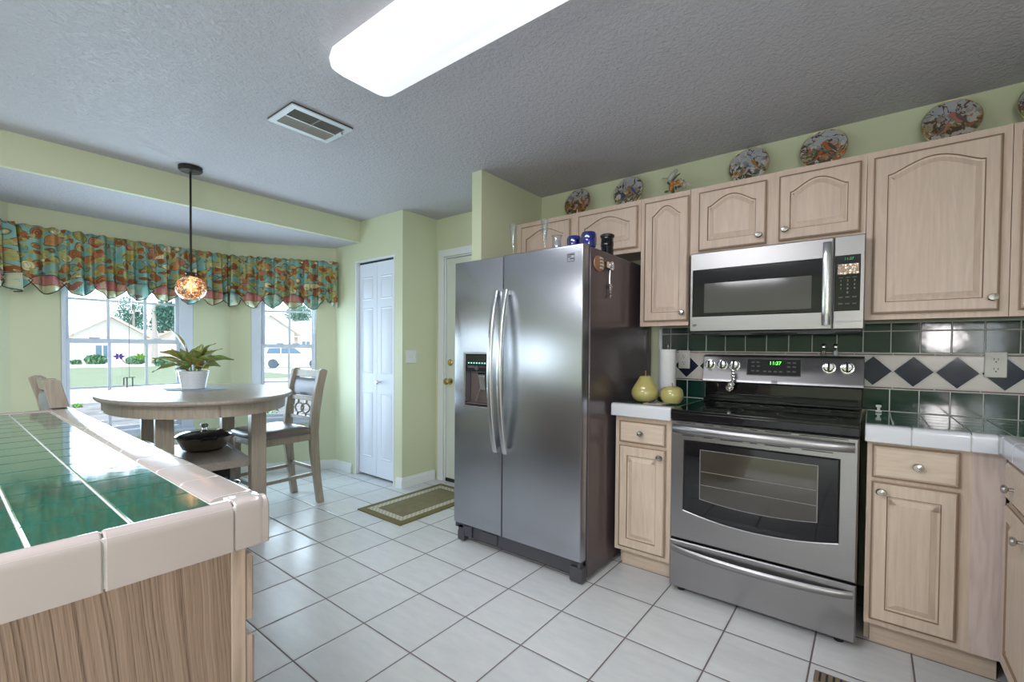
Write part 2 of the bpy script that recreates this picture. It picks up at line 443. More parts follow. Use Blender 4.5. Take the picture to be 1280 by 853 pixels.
# ------------------------------------------------------------------ windows
def window(name, Mx, s0, s1, z0, z1, g0, g1, cols, lower, upper, meet):
    """frame outer s0..s1, glass g0..g1, muntins at cols (s), rails"""
    root = MB(Mx)
    y0, y1 = -.004, .10
    root.box(s0, g0-.022, y0, y1, z0, z1); root.box(g1+.022, s1, y0, y1, z0, z1)
    root.box(g0-.022, g1+.022, y0, y1, z1-.05, z1); root.box(g0-.022, g1+.022, y0, y1, z0, z0+.055)
    root.box(s0-.0, s1+.0, -.03, .0, z0-.0, z0+.022)
    fr = struct(root.build(name, M_vinyl, bevel=.004))
    def sash(nm, za, zb, mz, yy):
        mb = MB(Mx)
        a, b = g0-.022, g1+.022
        mb.box(a, g0, yy, yy+.03, za, zb); mb.box(g1, b, yy, yy+.03, za, zb)
        mb.box(g0, g1, yy, yy+.03, za, za+.032); mb.box(g0, g1, yy, yy+.03, zb-.034, zb)
        sh = mb.build(nm, M_vinyl, fr, bevel=.003)
        g = MB(Mx); g.box(g0, g1, yy+.012, yy+.016, za+.03, zb-.03); g.build('window_pane', M_glass, sh)
        mu = MB(Mx)
        for c in cols: mu.box(c-.009, c+.009, yy+.004, yy+.024, za+.03, zb-.03)
        for q in mz: mu.box(g0, g1, yy+.005, yy+.023, q-.008, q+.008)
        mu.build('muntin', M_vinyl, sh)
        if nm == 'lower_sash':
            for c in (g0+.14, g1-.14):
                l = MB(Mx); l.box(c-.03, c+.03, yy-.008, yy+.02, zb, zb+.012); l.build('sash_latch', M_vinyl, sh, bevel=.003)
    sash('lower_sash', z0+.06, meet+.015, lower, .012)
    sash('upper_sash', meet-.015, z1-.055, upper, .046)
    return fr
# s runs from P0 to P1 ; on the main bay wall s = -1.22 - y
window('window_1', MX1, .302, 1.143, .472, 1.958, .42, 1.095, [.63, .866], [.885], [1.57], 1.25)
window('window_2', MX2, .187, .753, .472, 1.958, .228, .648, [.432], [.875], [1.56], 1.225)
# windows of the living area, behind the camera
def side_window(name, x, y0, y1, z0, z1, parts):
    mb = MB(); e = .05
    mb.box(x, x+.06, y0, y0+e, z0, z1); mb.box(x, x+.06, y1-e, y1, z0, z1); mb.box(x, x+.06, y0+e, y1-e, z0, z0+e); mb.box(x, x+.06, y0+e, y1-e, z1-e, z1)
    for k in range(1, parts): c = y0+(y1-y0)*k/parts; mb.box(x+.01, x+.05, c-.02, c+.02, z0+e, z1-e)
    wd = struct(mb.build(name, M_vinyl)); g = MB(); g.box(x+.025, x+.033, y0+e, y1-e, z0+e, z1-e); g.build('window_pane', M_glass, wd)
side_window('window_3', 1.84, -4.8, -3.6, 1.1, 2.0, 2)
side_window('window_4', -3.54, -6.2, -3.7, 1.05, 1.8, 3)

# ------------------------------------------------------------------ panelled doors
def panel_leaf(x0, x1, z0, z1, yf, th, rects):
    """front face at y=yf (faces -y) with raised rectangular panels"""
    mb = MB()
    mb.box(x0, x1, yf, yf+th, z0, z1)
    for a, b, c, d in rects:
        def L(i, y): return [(a+i, y, c+i), (b-i, y, c+i), (b-i, y, d-i), (a+i, y, d-i)]
        mb.loft([L(-.004, yf-.0003), L(.006, yf-.006), L(.014, yf-.0008), L(.03, yf-.0075)], cap0=False)
    return mb
pd = MB(); pd.box(-3.082, -3.068, -.462, -.375, 0, 2.03); pd.box(-2.503, -2.49, -.462, -.375, 0, 2.03); pd.box(-3.068, -2.503, -.462, -.375, 2.018, 2.03)
pdo = struct(pd.build('door_1', M_white))
for a, b in ((-3.066, -2.789), (-2.786, -2.506)):
    r = [(a+.06, b-.06, 1.66, 1.87), (a+.06, b-.06, .98, 1.58), (a+.06, b-.06, .19, .80)]
    lf = panel_leaf(a, b, .022, 1.998, -.428, .03, r).build('door_leaf', M_door, pdo, bevel=.002)
    if a > -3:
        k = MB(); k.lathe([(.006, 0), (.006, .02), (.017, .026), (.02, .036), (.014, .044), (.0, .047)], (-2.74, -.428, .90), 16, axis='-y')
        k.build('door_knob', M_nickel, lf)
mb = MB(); mb.box(-3.068, -2.503, -.42, -.40, 2.000, 2.018); mb.build('door_track', M_slot, pdo)
# entry door
mb = MB()
def casing(mb, x0, x1, ztop, y):
    w_ = .065
    mb.box(x0-w_, x0, y-.016, y, 0, ztop+w_); mb.box(x0, x1, y-.016, y, ztop, ztop+w_); mb.box(x1, x1+w_, y-.016, y, 0, ztop+w_)
casing(mb, -2.275, -1.445, 2.04, -.071)
mb.box(-2.275, -2.262, -.071, .02, .0, 2.04); mb.box(-2.262, -1.445, -.071, .02, 2.028, 2.04)
ed = struct(mb.build('door_2', M_white, bevel=.003))
r = []
for a, b in ((-2.14, -1.90), (-1.80, -1.56)): r += [(a, b, 1.62, 1.88), (a, b, .98, 1.52), (a, b, .22, .84)]
lf = panel_leaf(-2.258, -1.46, .03, 2.024, -.055, .045, r).build('door_leaf', paint('entry_door_paint', (.70, .74, .68), 60, .05), ed, bevel=.002)
k = MB(); k.lathe([(.03, 0), (.03, .006), (.012, .01), (.011, .03), (.026, .045), (.03, .058), (.022, .068), (0, .072)], (-2.205, -.055, .915), 20, axis='-y'); k.build('door_knob', M_brass, lf)
k = MB(); k.lathe([(.03, 0), (.03, .008), (.022, .014), (.018, .022), (0, .023)], (-2.205, -.055, 1.085), 20, axis='-y'); k.box(-2.209, -2.201, -.09, -.075, 1.067, 1.103); k.build('deadbolt', M_brass, lf)
k = MB(); k.box(-2.26, -1.45, -.06, .02, .0, .028); k.build('threshold', M_slot, ed)

# ------------------------------------------------------------------ cabinet fronts
def offset_poly(P, d):
    n = len(P); out = []
    for i in range(n):
        a = Vector(P[i-1]); b = Vector(P[i]); c = Vector(P[(i+1) % n])
        e1 = (b-a); e2 = (c-b)
        if e1.length < 1e-7: e1 = e2
        if e2.length < 1e-7: e2 = e1
        e1.normalize(); e2.normalize()
        n1 = Vector((-e1.y, e1.x)); n2 = Vector((-e2.y, e2.x)); m = n1+n2
        m = m/max(m.dot(n1), .35) if m.length > 1e-6 else n1
        out.append((b.x+m.x*d, b.y+m.y*d))
    return out
def front_mesh(x0, x1, z0, z1, yf, arch=.052, flat=False, th=.019, M=None, st=.048, shoulder=.088, bt=.052):
    """cabinet door: routed edge, frame, groove, raised panel with optional cathedral top"""
    mb = MB(M); N = 22
    if flat:
        def L(i, y): return [(x0+i, y, z0+i), (x1-i, y, z0+i), (x1-i, y, z1-i), (x0+i, y, z1-i)]
        mb.loft([L(0, yf+th), L(0, yf+.008), L(.006, yf+.006), L(.011, yf+.0015), L(.014, yf)], lmi=[0, 1, 0, 0])
        return mb
    a, b = x0+st, x1-st; c = z0+bt; zs = z1-(shoulder if arch else bt)
    ts = [1-2*k/(N-1) for k in range(N)]
    def bell(t):
        t = abs(t)/.95
        if t >= 1: return 0
        return ((1+math.cos(PI*t))/2)**.62
    out = [(a, c), (b, c)] + [((a+b)/2+(b-a)/2*t, zs+arch*bell(t)) for t in ts]
    def rect(i, y):
        return [(x0+i, y, z0+i), (x1-i, y, z0+i)] + [((x0+x1)/2+((x1-x0)/2-i)*t, y, z1-i) for t in ts]
    def ol(d, y): return [(p[0], y, p[1]) for p in offset_poly(out, d)]
    mb.loft([rect(0, yf+th), rect(0, yf+.008), rect(.006, yf+.006), rect(.010, yf), ol(0, yf), ol(.0035, yf+.007), ol(.010, yf+.0085), ol(.0285, yf+.0018), ol(.0305, yf+.0005)],
            lmi=[0, 1, 0, 0, 1, 0, 0, 0])
    return mb
def knob(x, y, z, parent, axis='-y', mat=None):
    k = MB(); k.lathe([(.007, 0), (.006, .012), (.014, .017), (.0165, .023), (.013, .029), (0, .031)], (x, y, z), 18, axis=axis, sx=1.1, sy=.9)
    k.build('knob', mat or M_nickel, parent, ab=True)

def wall_cabinet(label, x0, x1, z0, z1, doors, yface=-.315, frame_x=None):
    t = thing('wall_cabinet', label, 'cabinet', (x0, 0, z0), group='pickled oak cabinets on the range wall')
    b = MB(); b.box(x0+.001, x1-.001, yface+.02, -.004, z0+.012, z1-.002)
    b.build('body', M_caby, t, ab=True)
    f = MB(); fx0, fx1 = x0+.0006, x1-.0006
    ops = [(d[0]+.012, d[1]-.012) for d in doors]; dz0, dz1 = doors[0][2]+.012, doors[0][3]-.012
    xs = [fx0] + [q for o in ops for q in o] + [fx1]
    for i in range(0, len(xs), 2): f.box(xs[i], xs[i+1], yface, yface+.019, z0, z1)
    for a, b_ in ops: f.box(a, b_, yface, yface+.019, z0, dz0); f.box(a, b_, yface, yface+.019, dz1, z1)
    f.build('face_frame', M_cab, t, ab=True)
    for d in doors:
        dm = front_mesh(d[0], d[1], d[2], d[3], yface-.0205).build('door', [M_cab, M_glaze], t, ab=True, sharp=12)
        if d[4]: knob(d[4][0], yface-.02, d[4][1], dm)
    return t
ZT = 2.115
wall_cabinet('wide two-door wall cabinet high above the refrigerator', -1.258, -.316, 1.805, ZT, [(-1.209, -.802, 1.829, 2.083, None), (-.739, -.332, 1.829, 2.083, None)])
wall_cabinet('tall narrow single-door wall cabinet between refrigerator and microwave', -.315, -.028, 1.353, ZT, [(-.288, -.030, 1.378, 2.083, (-.059, 1.425))])
wall_cabinet('short two-door wall cabinet directly over the microwave', -.0265, .757, 1.742, ZT, [(.022, .355, 1.759, 2.083, (.325, 1.803)), (.409, .738, 1.762, 2.085, (.440, 1.813))])
wall_cabinet('large single-door wall cabinet right of the microwave', .758, 1.212, 1.356, ZT, [(.782, 1.185, 1.380, 2.083, (1.163, 1.432))])
wall_cabinet('wall cabinet cut by the right edge, beside the large one', 1.213, 1.79, 1.356, ZT, [(1.237, 1.62, 1.380, 2.083, None)])

# base cabinets
def base_cabinet(name, label, x0, x1, parts, loc, M=None, toe=.065, fr_mat=None, depth=.58, yf=-.605):
    t = thing(name, label, 'cabinet', loc, group='pickled oak base cabinets')
    b = MB(M); b.box(x0+.001, x1-.001, yf+.02, yf+depth, .100, .85)
    b.box(x0+.02, x1-.001, yf+toe, yf+toe+.02, 0, .10)
    b.box(x0+.001, x0+.019, yf+toe+.02, yf+depth, 0, .10)
    b.build('body', M_baseh, t, ab=True)
    f = MB(M); z0, z1 = .103, .851
    dr = [p for p in parts if p[0] == 'drawer']; a, b_ = parts[0][1]+.012, parts[0][2]-.012
    f.box(x0, a, yf, yf+.019, z0, z1); f.box(b_, x1, yf, yf+.019, z0, z1)
    f.box(a, b_, yf, yf+.019, z0, .125); f.box(a, b_, yf, yf+.019, .69, .715); f.box(a, b_, yf, yf+.019, .81, z1)
    f.build('face_frame', M_base, t, ab=True)
    for p in parts:
        k, xa, xb, za, zb, kn = p
        m = front_mesh(xa, xb, za, zb, yf-.0205, arch=0, flat=(k == 'drawer'), M=M)
        o = m.build(k, [M_baseh if k == 'drawer' else M_base, M_glaze], t, ab=True, sharp=12)
        if kn:
            P = Vector((kn[0], yf-.02, kn[1])); P = M @ P if M is not None else P
            knob(P.x, P.y, P.z, o, '-y' if M is None else '-x')
    return t
base_cabinet('base_cabinet', 'narrow base cabinet between refrigerator and range, one drawer over one door', -.325, -.012,
             [('drawer', -.299, -.043, .706, .824, (-.17, .765)), ('door', -.299, -.040, .128, .690, (-.066, .652))], (-.325, -.6, 0))
base_cabinet('base_cabinet', 'base cabinet right of the range with a drawer, a door and a blank filler strip', .781, 1.172,
             [('drawer', .797, 1.054, .706, .838, (.935, .77)), ('door', .797, 1.053, .128, .690, (.828, .655))], (.781, -.6, 0))
fs = [o for o in bpy.data.objects if o.name.startswith('base_cabinet')][-1]
b = MB(); b.box(1.086, 1.1715, -.6085, -.6052, .103, .851); b.build('filler_strip', wood('plywood_filler', (.66, .54, .50), (.54, .42, .39), 'z', contrast=1.2), fs, ab=True)
# run along the right wall: local x -> -Y, local y(-) -> -X
MR = Matrix(((0, 1, 0, 1.782), (-1, 0, 0, 0), (0, 0, 1, 0), (0, 0, 0, 1)))
base_cabinet('base_cabinet', 'base cabinet at the right edge facing left, seen almost edge on with two knobs', .628, 1.15,
             [('drawer', .665, 1.12, .706, .838, (.80, .765)), ('door', .665, 1.12, .128, .690, (.93, .635))], (1.18, -.63, 0), M=MR)
base_cabinet('base_cabinet', 'base cabinet further along the right wall, mostly outside the frame', 1.151, 2.4,
             [('drawer', 1.2, 2.35, .706, .838, (1.7, .765)), ('door', 1.2, 2.35, .128, .690, (1.25, .62))], (1.18, -1.15, 0), M=MR)

# ------------------------------------------------------------------ tiled tops
def tiles(mb, x0, x1, y0, y1, z, px, py, ox, oy, mi, gap=.0021, up=.003):
    import math as m
    i0 = m.floor((x0-ox)/px); i1 = m.ceil((x1-ox)/px); j0 = m.floor((y0-oy)/py); j1 = m.ceil((y1-oy)/py)
    for i in range(i0, i1):
        for j in range(j0, j1):
            a = max(x0, ox+i*px)+gap; b = min(x1, ox+(i+1)*px)-gap; c = max(y0, oy+j*py)+gap; d = min(y1, oy+(j+1)*py)-gap
            if b-a < .004 or d-c < .004: continue
            e = .0016
            mb.loft([[(a, c, z-.006), (b, c, z-.006), (b, d, z-.006), (a, d, z-.006)], [(a, c, z+up-e), (b, c, z+up-e), (b, d, z+up-e), (a, d, z+up-e)],
                     [(a+e, c+e, z+up), (b-e, c+e, z+up), (b-e, d-e, z+up), (a+e, d-e, z+up)]], cap0=False, mi=mi)
def cap_profile(zb, zt, wd, r=.014):
    P = [(0, zb), (0, zt-r)]
    for k in range(1, 6):
        a = PI/2*k/5; P.append((r-r*math.cos(a), zt-r+r*math.sin(a)))
    P += [(wd-.012, zt), (wd-.004, zt-.0025), (wd, zt-.006), (wd, zt-.02), (.012, zt-.025), (.012, zb)]
    return P
def cap_run(mb, A, B, inward, zb, zt, wd, cuts, mi=0, r=.014, gap=.0013):
    """edge tiles from A to B (outer face line), inward unit vector"""
    A = Vector((*A, 0)); B = Vector((*B, 0)); d = (B-A).normalized(); n = Vector((*inward, 0)); L = (B-A).length
    cs = [0]+list(cuts)+[L]; pr = cap_profile(zb, zt, wd, r)
    for a, b in zip(cs, cs[1:]):
        ls = []
        for s_, k in ((a+gap, .0015), (a+gap+.0025, 0), (b-gap-.0025, 0), (b-gap, .0015)):
            ls.append([tuple(A+d*s_+n*(q[0]+(k if q[0] < wd/2 else -k))+Vector((0, 0, q[1]-(k if q[1] > zb+.01 else 0)))) for q in pr])
        mb.loft(ls, mi=mi)

# peninsula
pt = thing('tiled_countertop', 'green tiled peninsula top with thick white cap edge, left foreground', 'countertop', (-1.1, -3.0, .83))
FX, FY = -.130, -2.557
b = MB(); b.box(-2.11, FX-.004, -3.55, FY-.004, .835, .9126); b.box(-2.11, FX-.012, FY-.06, FY-.012, .9105, .9175); b.box(FX-.032, FX-.022, -3.5, FY-.012, .9105, .9165); b.build('grout_bed', M_grout, pt, ab=True)
b = MB(); tiles(b, -2.065, -.168, -3.50, -2.642, .9125, .1195, .1185, -.168-.1195*20, -2.642-.1185*20, 0); b.build('top_tiles', M_cgreen, pt, ab=True, smooth=False)
b = MB()
cap_run(b, (FX, FY-.0), (FX, -3.55), (-1, 0), .832, .921, .036, [.062+.183*k for k in range(0, 6)], r=.021)
b.v = b.v; 
e = MB()
for i in range(len(b.f)): pass
cap_run(b, (FX-.062, FY), (-2.12, FY), (0, -1), .832, .921, .083, [.165*k for k in range(1, 13)], r=.014)
cap_run(b, (-2.12, FY), (-2.12, -3.5), (1, 0), .832, .921, .05, [.16*k for k in range(1, 6)])
# rounded outer corner tile
def rr(x0, x1, y0, y1, z, r, i=0, only=None):
    L = []
    for cx, cy, a0 in ((x1-r, y1-r, 0), (x0, y1, None), (x0, y0, None), (x1, y0, None)):
        if a0 is None: L.append((min(max(cx, x0+i), x1-i), min(max(cy, y0+i), y1-i), z))
        else:
            for k in range(9):
                a = PI/2*k/8; L.append((cx+(r-i)*math.cos(a), cy+(r-i)*math.sin(a), z))
    return L
# drop the square end pieces under the corner tile
keep = MB()
corner = [rr(FX-.062, FX+.001, FY-.062, FY+.001, z, .022, i) for z, i in ((.832, .002), (.834, 0), (.905, 0), (.914, .003), (.920, .009), (.9225, .018))]
b2 = MB(); b2.loft(corner); b2.build('corner_cap_tile', M_wtile, pt, ab=True)
# remove first segment of the end run which sits where the corner tile is
b.build('cap_tiles', M_wtile, pt, ab=True, sharp=22)

pc = thing('peninsula_cabinet', 'oak base cabinet under the peninsula top, grained end panel to the camera', 'cabinet', (-1.1, -3.0, 0))
b = MB(); b.box(-2.08, -.176, -3.5, -2.605, .1, .83); b.box(-2.05, -.2, -3.5, -2.67, 0, .1); b.build('body', M_oak, pc, ab=True)
b = MB(); b.box(-.175, -.158, -3.5, -2.6175, .02, .831); b.build('end_panel', M_oakp, pc, ab=True)
b = MB(); b.box(-.157-.04, -.157, -2.6165, -2.59, .02, .831); b.box(-2.08, -.198, -2.604, -2.59, .79, .831); b.box(-2.08, -.198, -2.604, -2.59, .1, .13)
b.build('face_frame', M_oak, pc, ab=True, bevel=.002)
for i, x1 in enumerate((-.162, -.79, -1.42)):
    x0 = x1-.58
    MP = Matrix(((-1, 0, 0, 0), (0, -1, 0, 0), (0, 0, 1, 0), (0, 0, 0, 1)))
    for kd, za, zb in (('drawer', .678, .806), ('door', .13, .645)):
        m = front_mesh(-x1, -x0, za, zb, 2.5695, arch=0, flat=kd == 'drawer', M=MP); m.build(kd, [M_oak, M_glaze], pc, ab=True, sharp=12)

# left counter
lt = thing('tiled_countertop', 'short green tiled countertop with white edge between refrigerator and range', 'countertop', (-.17, -.3, .85))
b = MB(); b.box(-.333, -.005, -.651, -.006, .857, .9128); b.build('grout_bed', M_grout, lt, ab=True)
b = MB(); tiles(b, -.333, -.004, -.585, -.012, .9115, .1095, .1095, -.0135-.1095*3, -.585, 0); b.build('top_tiles', M_cgreen, lt, ab=True, smooth=False)
b = MB(); cap_run(b, (-.334, -.655), (-.004, -.655), (0, 1), .854, .920, .068, []); b.build('cap_tiles', M_wtile2, lt, ab=True, sharp=22)
# right counter (L)
rt = thing('tiled_countertop', 'green tiled countertop with white edge turning the corner right of the range', 'countertop', (1.2, -.3, .85))
b = MB(); b.box(.773, 1.79, -.651, -.006, .857, .9128); b.box(1.154, 1.79, -2.38, -.645, .857, .9128); b.build('grout_bed', M_grout, rt, ab=True)
b = MB(); tiles(b, .773, 1.79, -.585, -.012, .9115, .1095, .1095, -.0135, -.585-.1095*0, 0); tiles(b, 1.215, 1.79, -2.38, -.585, .9115, .1095, .1095, -.0135+.1095*11+.024, -.585, 0)
b.build('top_tiles', M_cgreen, rt, ab=True, smooth=False)
b = MB(); cap_run(b, (.772, -.655), (1.145, -.655), (0, 1), .854, .920, .068, [.142, .304])
cap_run(b, (1.15, -.66), (1.15, -2.38), (1, 0), .854, .920, .063, [.153*k for k in range(1, 11)])
b.box(1.1505, 1.2, -.6545, -.60, .8545, .9175)
b.build('cap_tiles', M_wtile2, rt, ab=True, sharp=22)

# backsplash
bs = MB(); bs.box(-.30, 1.79, -.0108, -.0005, .915, 1.362, 0)
def vt(a, b, c, d, mi, gap=.0023, y=-.0125):
    a += gap; b -= gap; c += gap; d -= gap
    if b-a < .003 or d-c < .003: return
    e = .0014
    bs.loft([[(a, -.006, c), (b, -.006, c), (b, -.006, d), (a, -.006, d)], [(a, y+e, c), (b, y+e, c), (b, y+e, d), (a, y+e, d)], [(a+e, y, c+e), (b-e, y, c+e), (b-e, y, d-e), (a+e, y, d-e)]], cap0=False, mi=mi)
PX = .1095
for i in range(-3, 17):
    a = max(-.288, -.0135+PX*i); b_ = min(1.785, -.0135+PX*(i+1))
    if b_ <= a: continue
    vt(a, b_, .915, 1.026, 1); vt(a, b_, 1.206, 1.315, 1); vt(a, b_, 1.315, 1.356, 1)
for i in range(-3, 13):
    a = max(-.288, .795-.077+.154*(i-3)); b_ = min(1.785, .795-.077+.154*(i-2))
    if b_ <= a: continue
    vt(a, b_, 1.028, 1.037, 4, y=-.016); vt(a, b_, 1.194, 1.203, 4, y=-.016)
zb0, zb1 = 1.040, 1.191
for i in range(-7, 8):
    cx = .795+.154*i; cz = (zb0+zb1)/2; hw = .077; hh = (zb1-zb0)/2; g = .0024
    def clipq(poly, mi):
        p = [(min(max(q[0], -.288), 1.785), q[1]) for q in poly]
        xs_ = [q[0] for q in p]
        if max(xs_)-min(xs_) < .01: return
        bs.loft([[(q[0], -.006, q[1]) for q in p], [(q[0], -.0125, q[1]) for q in p]], cap0=False, mi=mi)
    if cx-hw < -.33 or cx > 1.8: continue
    if cx-hw > -.30: clipq([(cx-hw+g*1.6, cz), (cx, cz-hh+g), (cx+hw-g*1.6, cz), (cx, cz+hh-g)], 2)
    else: clipq([(cx, cz-hh+g), (cx+hw-g*1.6, cz), (cx, cz+hh-g)], 2)
    for sz in (-1, 1):
        poly = [(cx+g*1.6, cz+sz*hh-sz*g*.3), (cx+hw, cz+sz*g*1.4), (cx+2*hw-g*1.6, cz+sz*hh-sz*g*.3)]
        clipq(poly if sz < 0 else poly[::-1], 3)
o = bs.build('trim_1', [M_grout, M_green, M_navy, M_cream, M_red]); struct(o)
mb = MB(); mb.box(-.312, -.289, -.014, -.0005, .915, 1.352); struct(mb.build('trim_2', M_wtile2, bevel=.004))

# outlets and switch
def outlet(x0, x1, z0, z1, label, gfci=False):
    t = thing('wall_outlet', label, 'outlet', ((x0+x1)/2, -.0165, z0))
    b = MB(); b.box(x0, x1, -.023, -.0168, z0, z1); b.build('cover_plate', M_plate_w, t, ab=True, bevel=.003)
    cx = (x0+x1)/2; cz = (z0+z1)/2
    for s in (-1, 1):
        q = MB(); zz = cz+s*.0215
        if gfci: q.box(cx-.0165, cx+.0165, -.026, -.0232, zz-.0195, zz+.0195)
        else: q.lathe([(.0165, 0), (.0165, .002), (.014, .003), (0, .003)], (cx, -.0232, zz), 20, axis='-y')
        f = q.build('socket', M_plate_w, t, ab=True)
        h = MB(); yy = -.0272
        h.box(cx-.0075, cx-.0055, yy, yy+.002, zz-.001, zz+.009); h.box(cx+.0055, cx+.0075, yy, yy+.002, zz-.001, zz+.008); h.box(cx-.0025, cx+.0025, yy, yy+.002, zz-.011, zz-.006)
        h.build('slots', M_slot, f, ab=True)
    return t
outlet(-.177, -.106, 1.097, 1.212, 'white duplex outlet beside the paper towel roll')
outlet(1.190, 1.261, 1.100, 1.214, 'square-faced cream outlet over the right countertop', True)
t = thing('light_switch', 'white triple light switch on the green wall beside the entry door', 'switch', (-2.379, -.365, 1.08))
b = MB(); b.box(-2.3795, -2.373, -.425, -.31, 1.08, 1.195); b.build('cover_plate', M_white, t, ab=True, bevel=.002)
for y in (-.405, -.3675, -.33):
    b = MB(); b.box(-2.3725, -2.364, y-.005, y+.005, 1.127, 1.149); b.build('toggle', M_white, t, ab=True, bevel=.001)

# ------------------------------------------------------------------ refrigerator
rf = thing('refrigerator', 'side-by-side stainless refrigerator with dark side and door dispenser', 'refrigerator', (-.81, -.5, 0))
b = MB(); b.box(-1.245, -.352, -.865, -.03, .02, 1.742); b.build('body', M_fside, rf, ab=True, bevel=.006)
b = MB()
def ring(x0, x1, z0, z1, y, i=0, r=0): return [(x0+i, y, z0+i), (x1-i, y, z0+i), (x1-i, y, z1-i), (x0+i, y, z1-i)]
Y = -.93
# freezer door with a recess for the dispenser
hx0, hx1, hz0, hz1 = -1.185, -.976, .862, 1.183
b.loft([ring(-1.272, -.884, .118, 1.744, Y+.06), ring(-1.272, -.884, .118, 1.744, Y+.008), ring(-1.272, -.884, .118, 1.744, Y+.002, .004), ring(-1.272, -.884, .118, 1.744, Y, .01),
        ring(hx0, hx1, hz0, hz1, Y), ring(hx0, hx1, hz0, hz1, Y+.004, .004), ring(hx0, hx1, hz0, hz1, Y+.055, .01)], sharp if False else True, True)
fd = b.build('freezer_door', M_fsteel, rf, ab=True)
b = MB(); b.loft([ring(-.879, -.361, .118, 1.748, Y+.06), ring(-.879, -.361, .118, 1.748, Y+.008), ring(-.879, -.361, .118, 1.748, Y+.002, .004), ring(-.879, -.361, .118, 1.748, Y, .01)])
rd = b.build('fresh_food_door', M_fsteel, rf, ab=True)
# dispenser
b = MB(); b.loft([ring(hx0, hx1, hz0, hz1, Y-.003, -.006), ring(hx0, hx1, hz0, hz1, Y-.006, -.003), ring(hx0, hx1, hz0, hz1, Y-.006, .003), ring(hx0, hx1, hz0, hz1, Y+.0, .006)], cap0=False, cap1=False)
b.build('dispenser_bezel', M_steel, fd, ab=True)
b = MB(); b.box(hx0+.011, hx1-.011, Y+.049, Y+.053, hz0+.011, hz1-.011)
b.loft([[(hx0+.012, Y+.048, hz0+.012), (hx1-.012, Y+.048, hz0+.012), (hx1-.012, Y+.002, hz0+.012), (hx0+.012, Y+.002, hz0+.012)],
        [(hx0+.012, Y+.048, hz0+.022), (hx1-.012, Y+.048, hz0+.022), (hx1-.012, Y+.002, hz0+.018), (hx0+.012, Y+.002, hz0+.018)]])
b.build('dispenser_cavity', plain('dispenser_brown', (.10, .075, .07), .3), fd, ab=True)
b = MB(); b.box(hx0+.009, hx1-.009, Y+.001, Y+.045, 1.075, hz1-.009); dp = b.build('dispenser_panel', M_bglass, fd, ab=True, bevel=.003)
b = MB()
for k in range(7): b.box(hx0+.034+k*.022, hx0+.039+k*.022, Y-.0005, Y+.0008, 1.121, 1.128)
b.build('indicator_lights', plain('green_led', (.2, .8, .6), .4, emit=(.35, 1, .8, 2.0)), dp, ab=True)
for a_ in ((hx0+.03, hx0+.085, Y-.001, Y+.0008, 1.095, 1.107), (hx0+.12, hx0+.175, Y-.001, Y+.0008, 1.100, 1.104)): b = MB(); b.box(*a_); b.build('button', M_dark, dp, ab=True)
b = MB(); b.lathe([(.014, 0), (.014, .004), (0, .005)], (-1.082, Y+.0005, 1.094), 16, axis='-y'); b.build('logo_disc', M_dark, dp, ab=True)
b = MB(); b.bar((-1.075, Y+.045, 1.06), (-1.075, Y+.035, 1.045), .06, .02); b.bar((-1.06, Y+.02, 1.05), (-1.062, Y+.038, .96), .042, .01)
b.build('dispenser_paddle', M_nickel, fd, ab=True, bevel=.003)
b = MB(); b.bar((-1.06, Y+.045, 1.05), (-1.115, Y+.03, .885), .004, .006); b.build('water_tube', M_chrome, fd, ab=True)
# handles
def handle(x, par, side):
    pts = []
    for k in range(21):
        q = k/20; z = .612+.934*q; s = math.sin(PI*q)
        pts.append((x, Y-.016-.058*s**.8, z))
    L = []
    for p in pts:
        L.append([(p[0]-.0165, p[1]+.009, p[2]), (p[0]+.0165, p[1]+.009, p[2]), (p[0]+.0165, p[1]-.004, p[2]), (p[0]+.010, p[1]-.010, p[2]), (p[0]-.010, p[1]-.010, p[2]), (p[0]-.0165, p[1]-.004, p[2])])
    m = MB(); m.loft(L)
    m.box(x-.0165, x+.0165, Y+.0, Y-.012, .612, .64); m.box(x-.0165, x+.0165, Y+.0, Y-.012, 1.518, 1.546)
    m.build('door_handle', M_handle, par, ab=True, sharp=50)
handle(-.918, fd, 0); handle(-.846, rd, 0)
b = MB(); 
for k, (a, c) in enumerate(((0, 1), (.0, .6), (.3, 1))): b.box(-.452+.001+.036*a, -.452+.036*c, Y-.001, Y, 1.694-k*.010, 1.699-k*.010)
b.loft([ring(-.455, -.412, 1.662, 1.704, Y-.0006), ring(-.455, -.412, 1.662, 1.704, Y-.0006, .0025)], False, False)
b.build('badge', M_dark, rd, ab=True)
b = MB(); b.box(-1.235, -.362, -.862, -.90, .035, .112); b.box(-1.245, -1.13, -.87, -.915, .04, .108); b.box(-.43, -.355, -.87, -.92, .01, .085); b.box(-1.245, -1.19, -.87, -.92, .01, .07)
b.box(-1.06, -.93, -.895, -.91, .045, .105)
b.build('base_grille', M_dark, rf, ab=True, bevel=.004)
b = MB(); b.box(-1.14, -.45, -.8, -.82, .003, .034); b.build('toe_panel', M_black, rf, ab=True)
for a_ in ((-.38, -.362, -.925, -.865, .088, .116), (-1.27, -1.20, -.865, -.915, .085, .115)): b = MB(); b.box(*a_); b.build('hinge', M_dark, rf, ab=True, bevel=.003)

